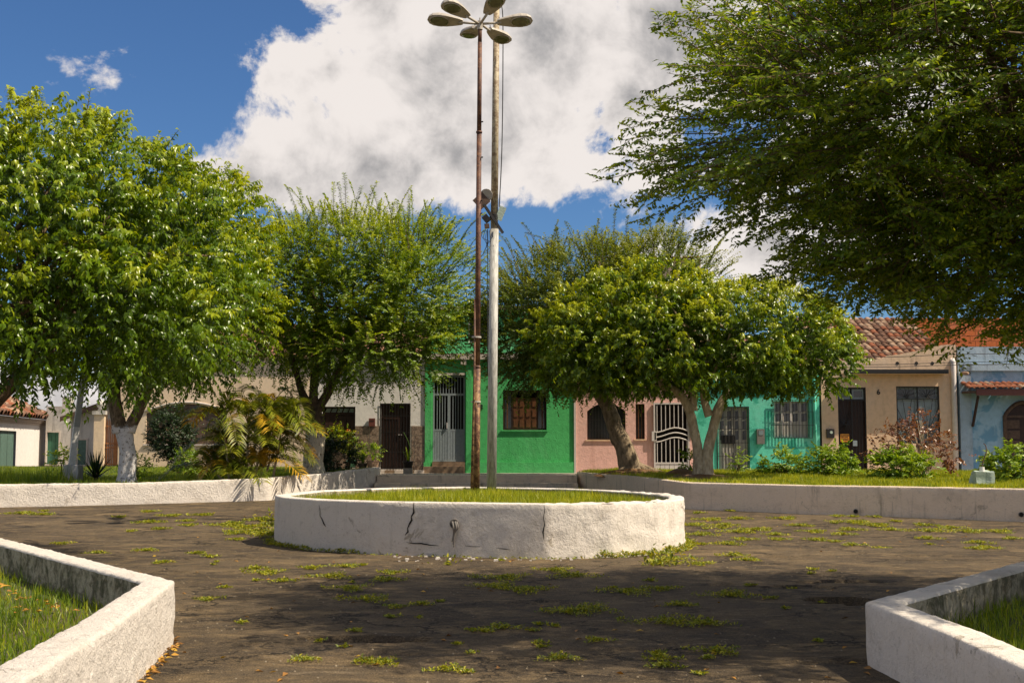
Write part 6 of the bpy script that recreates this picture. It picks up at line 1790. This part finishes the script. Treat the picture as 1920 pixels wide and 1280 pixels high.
# areca palm clump: every frond its own part
pb_ = onL(462, 888, 34.9)
pm_ = thing('areca_palm', pb_, 'bushy palm clump with arching green and golden fronds beside the thick trunk', 'palm')
def frond(start, az, el0, L_, m, seed, droop=0.9, nl=30, ll=0.42):
    r = np.random.default_rng(seed); n = nl; d = np.array([math.cos(az) * math.cos(el0), math.sin(az) * math.cos(el0), math.sin(el0)])
    s = np.linspace(0, L_, n + 6); g = np.array([0, 0, -droop]); P = np.array(start) + d * s[:, None] + 0.5 * g * (s ** 2)[:, None]
    tn = nrm(d + g * s[:, None]); sd = nrm(np.cross(tn, np.array([0, 0, 1.0]))); upv = np.cross(sd, tn)
    P2 = P[6:]; t2, s2, u2 = tn[6:], sd[6:], upv[6:]; u = np.linspace(0, 1, n)[:, None]
    ls = ll * (0.55 + 0.9 * np.sin(np.pi * (0.12 + 0.8 * u)) * 0.6)
    V, T, R = [], [], []; b0 = 0
    for sg in (-1, 1):
        ax = nrm(s2 * sg * 0.85 + t2 * 0.75 + u2 * 0.25 + r.normal(size=(n, 3)) * 0.10)
        tip = P2 + ax * ls - np.array([0, 0, 1]) * ls * ls * 0.55; mid = P2 + ax * ls * 0.5 + u2 * 0.02
        w = 0.017; wv = nrm(np.cross(ax, u2)) * w
        v = np.stack([P2, mid - wv, mid + wv, tip], 1).reshape(-1, 3)
        tt = (np.arange(n)[:, None, None] * 4 + np.array([[0, 2, 1], [1, 2, 3]])[None]).reshape(-1, 3)
        V.append(v); T.append(tt + b0); R.append(np.repeat(np.clip(r.random(n) * 0.6 + 0.4 * u[:, 0], 0, 1), 4)); b0 += len(v)
    # rachis
    k = len(P); rr = np.linspace(0.016, 0.005, k)[:, None]
    rv = np.stack([P + upv * rr, P - upv * rr * 0.5 + sd * rr, P - upv * rr * 0.5 - sd * rr], 1).reshape(-1, 3); rt_ = []
    for i in range(k - 1):
        for j in range(3): a_, b_ = i * 3 + j, i * 3 + (j + 1) % 3; rt_ += [[a_, b_, b_ + 3], [a_, b_ + 3, a_ + 3]]
    V.append(rv); T.append(np.array(rt_) + b0); R.append(np.full(len(rv), 0.8))
    return np_mesh('frond', np.concatenate(V), np.concatenate(T), np.concatenate(R), m, pm_)
r_ = random.Random(5); stemsM = MB()
for i in range(15):
    a = r_.uniform(0, 6.283); rad = r_.uniform(0, 0.75); s0_ = pb_ + Vector((math.cos(a) * rad, math.sin(a) * rad * 0.7, -0.03)); hgt = r_.uniform(0.6, 2.05) if i < 11 else r_.uniform(0.15, 0.5)
    s1_ = s0_ + Vector((math.cos(a) * 0.25, math.sin(a) * 0.2, hgt)); limb(stemsM, [s0_, s0_.lerp(s1_, 0.5), s1_], 0.035, 0.025, 7, 0.05)
    for k in range(7):
        az = a + r_.uniform(-1.7, 1.7) if k else r_.uniform(0, 6.28)
        gold = r_.random() < 0.10
        frond(s1_ - Vector((0, 0, 0.15)), az, math.radians(r_.uniform(32, 82)), r_.uniform(1.3, 2.05), M['frond_gold'] if gold else M['frond_green'], i * 10 + k, r_.uniform(0.55, 1.0), 34, r_.uniform(0.40, 0.54))
for (x, y, az, L_, gold) in ((455, 735, 170, 1.0, 1), (462, 770, 200, 1.1, 1), (500, 735, 250, 0.9, 1), (520, 780, 320, 1.0, 1), (440, 780, 190, 1.3, 0), (420, 830, 180, 0.9, 0), (505, 720, 60, 1.0, 0), (545, 790, 340, 1.1, 1), (450, 790, 260, 1.2, 1)):
    q = at(x + 15, y + 25, 35.4); frond(q, math.radians(az), math.radians(50), L_, M['frond_gold'] if gold else M['frond_green'], x, 1.3, 30, 0.40)
stemsM.build('stems', M['bark_pale'], pm_, True)

# ------------------------------------------------------------------ grass, weeds, litter
def blades(P, H, W, lean, seed, seg=1):
    r = np.random.default_rng(seed); n = len(P); a = r.random(n) * 6.283
    ln = lean * r.random(n); tip = P + np.stack([np.cos(a) * H * ln, np.sin(a) * H * ln, H * np.sqrt(np.maximum(0.1, 1 - ln ** 2))], 1)
    b = r.random(n) * 6.283; s = np.stack([np.cos(b), np.sin(b), np.zeros(n)], 1) * (W * 0.5)[:, None]
    if seg == 1:
        V = np.stack([P - s, P + s, tip], 1).reshape(-1, 3); T = np.arange(n * 3).reshape(-1, 3); k = 3
    else:
        md = P + (tip - P) * 0.55 + np.array([0, 0, 1]) * (H * 0.10)[:, None]
        V = np.stack([P - s, P + s, md - s * 0.8, md + s * 0.8, tip], 1).reshape(-1, 3)
        T = (np.arange(n)[:, None, None] * 5 + np.array([[0, 1, 3], [0, 3, 2], [2, 3, 4]])[None]).reshape(-1, 3); k = 5
    return V, T, k
def scatter(poly, n, zf, seed, dens=None):
    r = np.random.default_rng(seed); xs = [p[0] for p in poly]; ys = [p[1] for p in poly]
    x = r.uniform(min(xs), max(xs), n); y = r.uniform(min(ys), max(ys), n); k = inpoly(x, y, poly); x, y = x[k], y[k]
    if dens is not None:
        k = r.random(len(x)) < dens(x, y); x, y = x[k], y[k]
    z = np.array([zf(a, b) for a, b in zip(x, y)])
    return np.stack([x, y, z - 0.01], 1)
def nz(x, y, f, o=0.0): return np.array([mnoise.noise(Vector((a * f + o, b * f, o))) for a, b in zip(x, y)])
def lawn(name, poly, n, zf, h, w, lean, m, label, seed, dens=None, seg=1):
    P = scatter(poly, n, zf, seed, dens); r = np.random.default_rng(seed + 1)
    cl = nz(P[:, 0], P[:, 1], 0.9, seed)
    H = (h[0] + (h[1] - h[0]) * r.random(len(P)) ** 1.6) * (1 + 0.45 * cl); W = w * (0.7 + 0.6 * r.random(len(P)))
    V, T, k = blades(P, H, W, lean, seed + 2, seg)
    R = np.repeat(np.clip(r.random(len(P)) * 0.8 + 0.5 * nz(P[:, 0], P[:, 1], 1.6, seed + 3) + 0.1, 0, 1), k)
    setp(np_mesh(name, V, T, R, m), label, 'grass', kind='stuff')
vis = lambda f: f
lawn('grass', [p for p in FLPOLY if True], 230000, zfl, (0.05, 0.16), 0.008, 0.7, M['grass'], 'thick green lawn inside the sunlit corner wall', 101,
     lambda x, y: ((x > -9) & (y > 3.5) & (x / np.maximum(y, .1) > -0.62)) * np.clip(1.35 - (y - 6) * 0.11, 0.35, 1), 2)
lawn('grass', FRPOLY, 190000, zfr, (0.06, 0.20), 0.008, 0.6, M['grass'], 'shaded lawn under the big feathery tree', 111, lambda x, y: ((y > 3.5) & (x < 10) & (x / np.maximum(y, .1) < 0.66)) * 0.8, 2)
lawn('grass', PPOLY, 70000, zpl, (0.07, 0.20), 0.014, 0.6, M['grass_dry'], 'bright grass growing inside the round planter', 121, lambda x, y: np.clip(0.62 + 1.3 * nz(x, y, 0.8, 4.0), 0.06, 1))
lawn('grass', LPOLY, 420000, zleft, (0.05, 0.14), 0.022, 0.6, M['grass'], 'grass of the raised bed behind the long sunlit wall', 131,
     lambda x, y: ((x / y > -0.5) & (y < 61)) * np.clip(1.4 - (y - 30) * 0.035, 0.35, 1))
lawn('tall_grass', [(-17.5, 31.8), (-11.6, 33.0), (-11.6, 36.5), (-18.5, 36.5)], 12000, zleft, (0.18, 0.50), 0.026, 0.6, M['grass'], 'tall uncut grass near the leaning post', 141, lambda x, y: np.clip(0.4 + 1.2 * nz(x, y, 0.7, 9), 0.05, 1))
lawn('grass', RPOLY, 300000, zright, (0.05, 0.14), 0.020, 0.6, M['grass_dry'], 'sunny grass of the raised bed behind the shaded wall', 151,
     lambda x, y: (x / y < 0.5) * np.where((x < 5.2) & (y < 39), np.clip(0.35 + 1.1 * nz(x, y, 1.1, 6), 0.03, 0.6), np.clip(0.85 + 1.3 * nz(x, y, 0.6, 2), 0.2, 1)))
# bare earth under the two right-hand trees
em = MB()
def mound(c, rx, ry, h, label):
    mb = MB(); n = 22; rings = 7; V = []
    for i in range(rings):
        u = i / (rings - 1)
        for k in range(n):
            a = 2 * math.pi * k / n; rr = (1 - u) * (1 + 0.22 * mnoise.noise(Vector((math.cos(a) * 1.5, math.sin(a) * 1.5, c.x))))
            x, y = c.x + math.cos(a) * rx * rr, c.y + math.sin(a) * ry * rr
            V.append((x, y, zright(x, y) - 0.03 + (h + 0.03) * (1 - (1 - u) ** 2) + 0.03 * mnoise.noise(Vector((x * 4, y * 4, 0)))))
    mb.v = V
    for i in range(rings - 1):
        for k in range(n): k2 = (k + 1) % n; mb.f.append((i * n + k, i * n + k2, (i + 1) * n + k2, (i + 1) * n + k)); mb.mi.append(0)
    setp(mb.build('earth_mound', M['earth'], None, True), label, 'earth', kind='structure')
mound(onR(1190, 885, Y4 - 0.2), 1.3, 1.0, 0.14, 'bare red earth heaped round the leaning trunk')
mound(onR(1310, 896, Y5 - 0.1), 1.2, 0.8, 0.12, 'bare red earth heaped round the twin trunk')
mound(onR(1275, 885, Y5 + 1.2), 0.55, 0.5, 0.2, 'small red ant heap between the two trunks')

# weeds on the asphalt
def weed_patch(c, rx, ry, n, h, r):
    a = r.random(n) * 6.283; q = np.sqrt(r.random(n)); q = q * (0.6 + 0.4 * np.cos(a * 3 + r.random() * 6))
    P = np.stack([c[0] + np.cos(a) * q * rx, c[1] + np.sin(a) * q * ry, np.full(n, c[2])], 1)
    P[:, 2] += 0.004 + r.random(n) * h * 0.5
    az = r.random(n) * 6.283; el_ = r.uniform(0.05, 1.0, n)
    A = np.stack([np.cos(az) * np.cos(el_), np.sin(az) * np.cos(el_), np.sin(el_)], 1)
    N_ = nrm(np.array([0, 0, 1.0]) + r.normal(size=(n, 3)) * 0.4)
    return P, A, N_
r = np.random.default_rng(5)
PX = [(40, 963, 1.5), (80, 965, 1), (280, 960, 1), (320, 968, 1.2), (225, 970, .6), (380, 966, 1.2), (350, 977, .8), (430, 985, 1.8), (460, 990, 2.0), (480, 998, 2.2), (445, 1000, 1.4), (500, 1003, 1.8), (505, 985, 2.0), (490, 975, 1.6),
      (280, 980, 1.4), (300, 992, .8), (180, 1035, .8), (275, 1032, .8), (305, 1055, .6), (370, 1038, .6), (395, 1045, .5), (390, 1125, .6), (500, 1075, 1.2), (480, 1066, .8), (585, 1065, .8), (620, 1082, 1.3), (530, 1090, .7), (655, 1105, 1.2), (690, 1125, 1.3), (735, 1075, .8), (725, 1088, 1), (650, 1062, .8),
      (945, 1085, 1.6), (985, 1107, 1.5), (930, 1100, 1.2), (1075, 1080, 1.5), (1040, 1070, 1.2), (1180, 1110, 1.6), (1100, 1145, 1.6), (1070, 1150, 1.2), (1245, 1105, .8), (1260, 1050, 1.7), (1235, 1058, 1.2), (1310, 1058, .9), (1370, 1117, 1.6), (1275, 1135, .8), (1250, 1168, 1.6), (1320, 1170, 1.2), (1050, 1235, .7), (1345, 1222, 1.0), (1245, 1250, .6), (1240, 1235, .6), (715, 1245, .7), (690, 1240, .5), (840, 1258, .7), (570, 1238, .5), (940, 1178, .8), (790, 1135, .5), (740, 1140, .5), (1120, 1200, .5),
      (1330, 975, 1.4), (1385, 973, 1.1), (1300, 985, 1.6), (1315, 1003, 1.6), (1360, 985, 1.2), (1385, 998, 1.6), (1420, 994, 1.5), (1470, 973, 1.3), (1500, 985, 1.2), (1455, 1003, 1.0), (1525, 998, 1.2), (1600, 980, 2.0), (1640, 985, 1.4), (1580, 1003, 1.0), (1595, 994, 1.2), (1670, 994, 1.2), (1745, 997, 1.8), (1780, 990, 1.2), (1735, 985, 1.0), (1815, 998, 1.5), (1870, 998, 1.5), (1835, 1018, 1.1), (1740, 1010, 1.0), (1530, 1013, .9), (1460, 1012, .8), (1365, 1020, 1.2), (1395, 1012, 1), (1600, 1022, .8), (1650, 1025, .7), (1850, 1028, 1.0), (1640, 970, .6), (1900, 1010, .8), (1290, 1020, .8), (1375, 1042, 1), (1400, 1050, .8)]
PX += [(r.uniform(-30, 1950), r.uniform(958, 1030), r.uniform(.2, .9)) for _ in range(40)] + [(r.uniform(400, 1620), r.uniform(1045, 1275), r.uniform(.05, .3)) for _ in range(45)]
PP, AA, NN, LL = [], [], [], []
for (x, y, s) in PX:
    c = gp(x, y); 
    if inpoly(np.array([c.x]), np.array([c.y]), rp)[0]: continue
    c.z = ground_z(c.x, c.y); n = int(330 * s) + 14
    P, A, N_ = weed_patch(c, 0.27 * s + 0.03, (0.20 * s + 0.03) * (1 + c.y / 30), n, 0.05 * s ** .5, r)
    PP.append(P); AA.append(A); NN.append(N_); LL.append(np.full(n, 0.020 + 0.0009 * c.y))
# weeds along the foot of the planter and the walls
for k in range(len(rp) - 1):
    x, y = rp[k][0], rp[k][1]
    if y > 24.5: continue
    t_ = (1.0 if (x > 1.2) else 0.55 if x < -2.3 else 0.12) * (0.5 + 0.8 * r.random())
    ox, oy = (x + 0.6), (y - 22.7); l_ = math.hypot(ox, oy); c = (x + ox / l_ * 0.06, y + oy / l_ * 0.08, g0(y))
    n = int(75 * t_); P, A, N_ = weed_patch(c, 0.16, 0.13, n, 0.16 * t_, r); PP.append(P); AA.append(A); NN.append(N_); LL.append(np.full(n, 0.05))
P = np.concatenate(PP); ls = np.concatenate(LL) * (0.6 + 0.8 * r.random(len(P)))
V, T, k = leaves(P, np.concatenate(AA), np.concatenate(NN), ls, ls * 0.42, 0.2)
setp(np_mesh('weeds', V, T, np.repeat(r.random(len(P)), k), M['weed']), 'low yellow-green weeds sprouting from the cracked asphalt', 'weeds', kind='stuff')
# weeds growing against the planter's left foot and in its joints: taller sprigs
PP = []
for (x, y, h, n) in ((500, 1000, .35, 60), (512, 990, .4, 60), (530, 1004, .3, 50), (560, 1010, .25, 40), (612, 1000, .25, 26), (640, 1020, .2, 26), (1020, 1000, .3, 24), (1240, 990, .3, 50), (1250, 1005, .25, 60), (1205, 1010, .2, 60), (1150, 1022, .16, 50), (1100, 1030, .15, 40), (1262, 1052, .28, 40), (1235, 1058, .22, 40), (850, 1046, .08, 20)):
    c = gp(x, min(y + 8, 1060)); c.z = g0(c.y)
    q = np.stack([c.x + r.normal(size=n) * 0.12, c.y + r.normal(size=n) * 0.08, np.full(n, c.z)], 1); q[:, 2] += r.random(n) * h; PP.append(q)
P = np.concatenate(PP); n = len(P); A = nrm(r.normal(size=(n, 3)) + np.array([0, 0, 0.4])); N_ = nrm(np.array([0, 0, 1.0]) + r.normal(size=(n, 3)) * 0.4); ls = 0.05 + 0.05 * r.random(n)
V, T, k = leaves(P, A, N_, ls, ls * 0.5, 0.2)
setp(np_mesh('weeds', V, T, np.repeat(r.random(n), k), M['weed']), 'taller weeds at the foot of the round planter', 'weeds', kind='stuff')
# fallen leaves
P = []
for _ in range(150):
    x, y = r.uniform(240, 1900), r.uniform(965, 1275); c = gp(x, y)
    if not inpoly(np.array([c.x]), np.array([c.y]), rp)[0]: P.append((c.x, c.y, ground_z(c.x, c.y) + 0.012))
for _ in range(90):
    u = r.random(); x, y = 325 - 75 * u + r.normal() * 5, 1205 + 75 * u + r.normal() * 6; c = gp(max(x, 262), y); P.append((c.x + 0.03, c.y, ground_z(c.x, c.y) + 0.012))
for _ in range(70):
    c = at(r.uniform(0, 200), r.uniform(1098, 1122), 10.5); t_ = r.uniform(10.8, 14.5); P.append((-3.1 - (t_ - 10.3) * 0.72 - r.random() ** 2 * 0.6, t_ - 0.3, 0.24 + 0.06 * r.random()))
P = np.array(P); n = len(P); az = r.random(n) * 6.283; A = np.stack([np.cos(az), np.sin(az), r.normal(size=n) * 0.15], 1); N_ = nrm(np.array([0, 0, 1.0]) + r.normal(size=(n, 3)) * 0.25)
ls = 0.05 + 0.03 * r.random(n); V, T, k = leaves(P, nrm(A), N_, ls, ls * 0.55, 0.15)
setp(np_mesh('fallen_leaves', V, T, np.repeat(r.random(n), k), M['litter']), 'yellow and brown fallen leaves on the asphalt', 'leaves', kind='stuff')
# plaster chips at the planter foot
P = []
mb = MB()
for _ in range(70):
    x, y = r.uniform(740, 1080), r.uniform(1040, 1052); c = gp(x, y); s = r.uniform(0.008, 0.03); mb.box(c.x - s, c.x + s, c.y - s, c.y + s, c.z, c.z + s * 0.8)
for (x, y, s) in ((970, 1043, 0.09), (985, 1042, 0.05), (1050, 1033, 0.1)):
    c = gp(x, y); mb.tube([c + Vector((-s, 0, 0.02)), c + Vector((s, 0.02, 0.03))], [s * 0.4, s * 0.3], 6)
setp(mb.build('plaster_chips', M['wash'], None), 'crumbled white plaster chips at the foot of the planter', 'rubble', kind='stuff')
# service cables along the house fronts
for k, (y0, y1, sag) in enumerate(((683, 679, 2), (689, 684, 1), (668, 664, 3))):
    mb = MB(); limb(mb, [at(1541, y0, HY - 0.55), at(1670, (y0 + y1) / 2 + sag, HY - 0.55), at(1800, y1, HY - 0.55), at(2060, y1 - 4, HY - 0.55)], 0.011, 0.011, 5, 0)
    setp(mb.build('service_cable', M['cable'], None, True), ('upper thin cable', 'lower thin cable', 'highest slack cable')[k] + ' strung past the beige and blue house fronts', 'cable', 'service cables along the fronts')

# loose grit on the asphalt
n = 5200; x = r.uniform(-7, 7, n); y = 7.5 + 19 * r.random(n) ** 1.3; k = ~inpoly(x, y, [p[:2] for p in rp]); x, y = x[k], y[k]; n = len(x)
z = np.array([ground_z(a, b) for a, b in zip(x, y)]); sz = 0.004 + 0.011 * r.random(n) ** 3
off = np.array([[1, 0, 0], [-0.6, 0.9, 0], [-0.6, -0.9, 0], [0, 0, 0.9]]); a = r.random(n) * 6.283; ca, sa = np.cos(a), np.sin(a)
V = np.stack([np.stack([x + sz * (o_[0] * ca - o_[1] * sa), y + sz * (o_[0] * sa + o_[1] * ca), z + 0.002 + sz * o_[2]], 1) for o_ in off], 1).reshape(-1, 3)
T = (np.arange(n)[:, None, None] * 4 + np.array([[0, 1, 3], [1, 2, 3], [2, 0, 3]])[None]).reshape(-1, 3)
setp(np_mesh('grit', V, T, None, M['grit']), 'pale loose grit scattered over the asphalt', 'grit', kind='stuff')
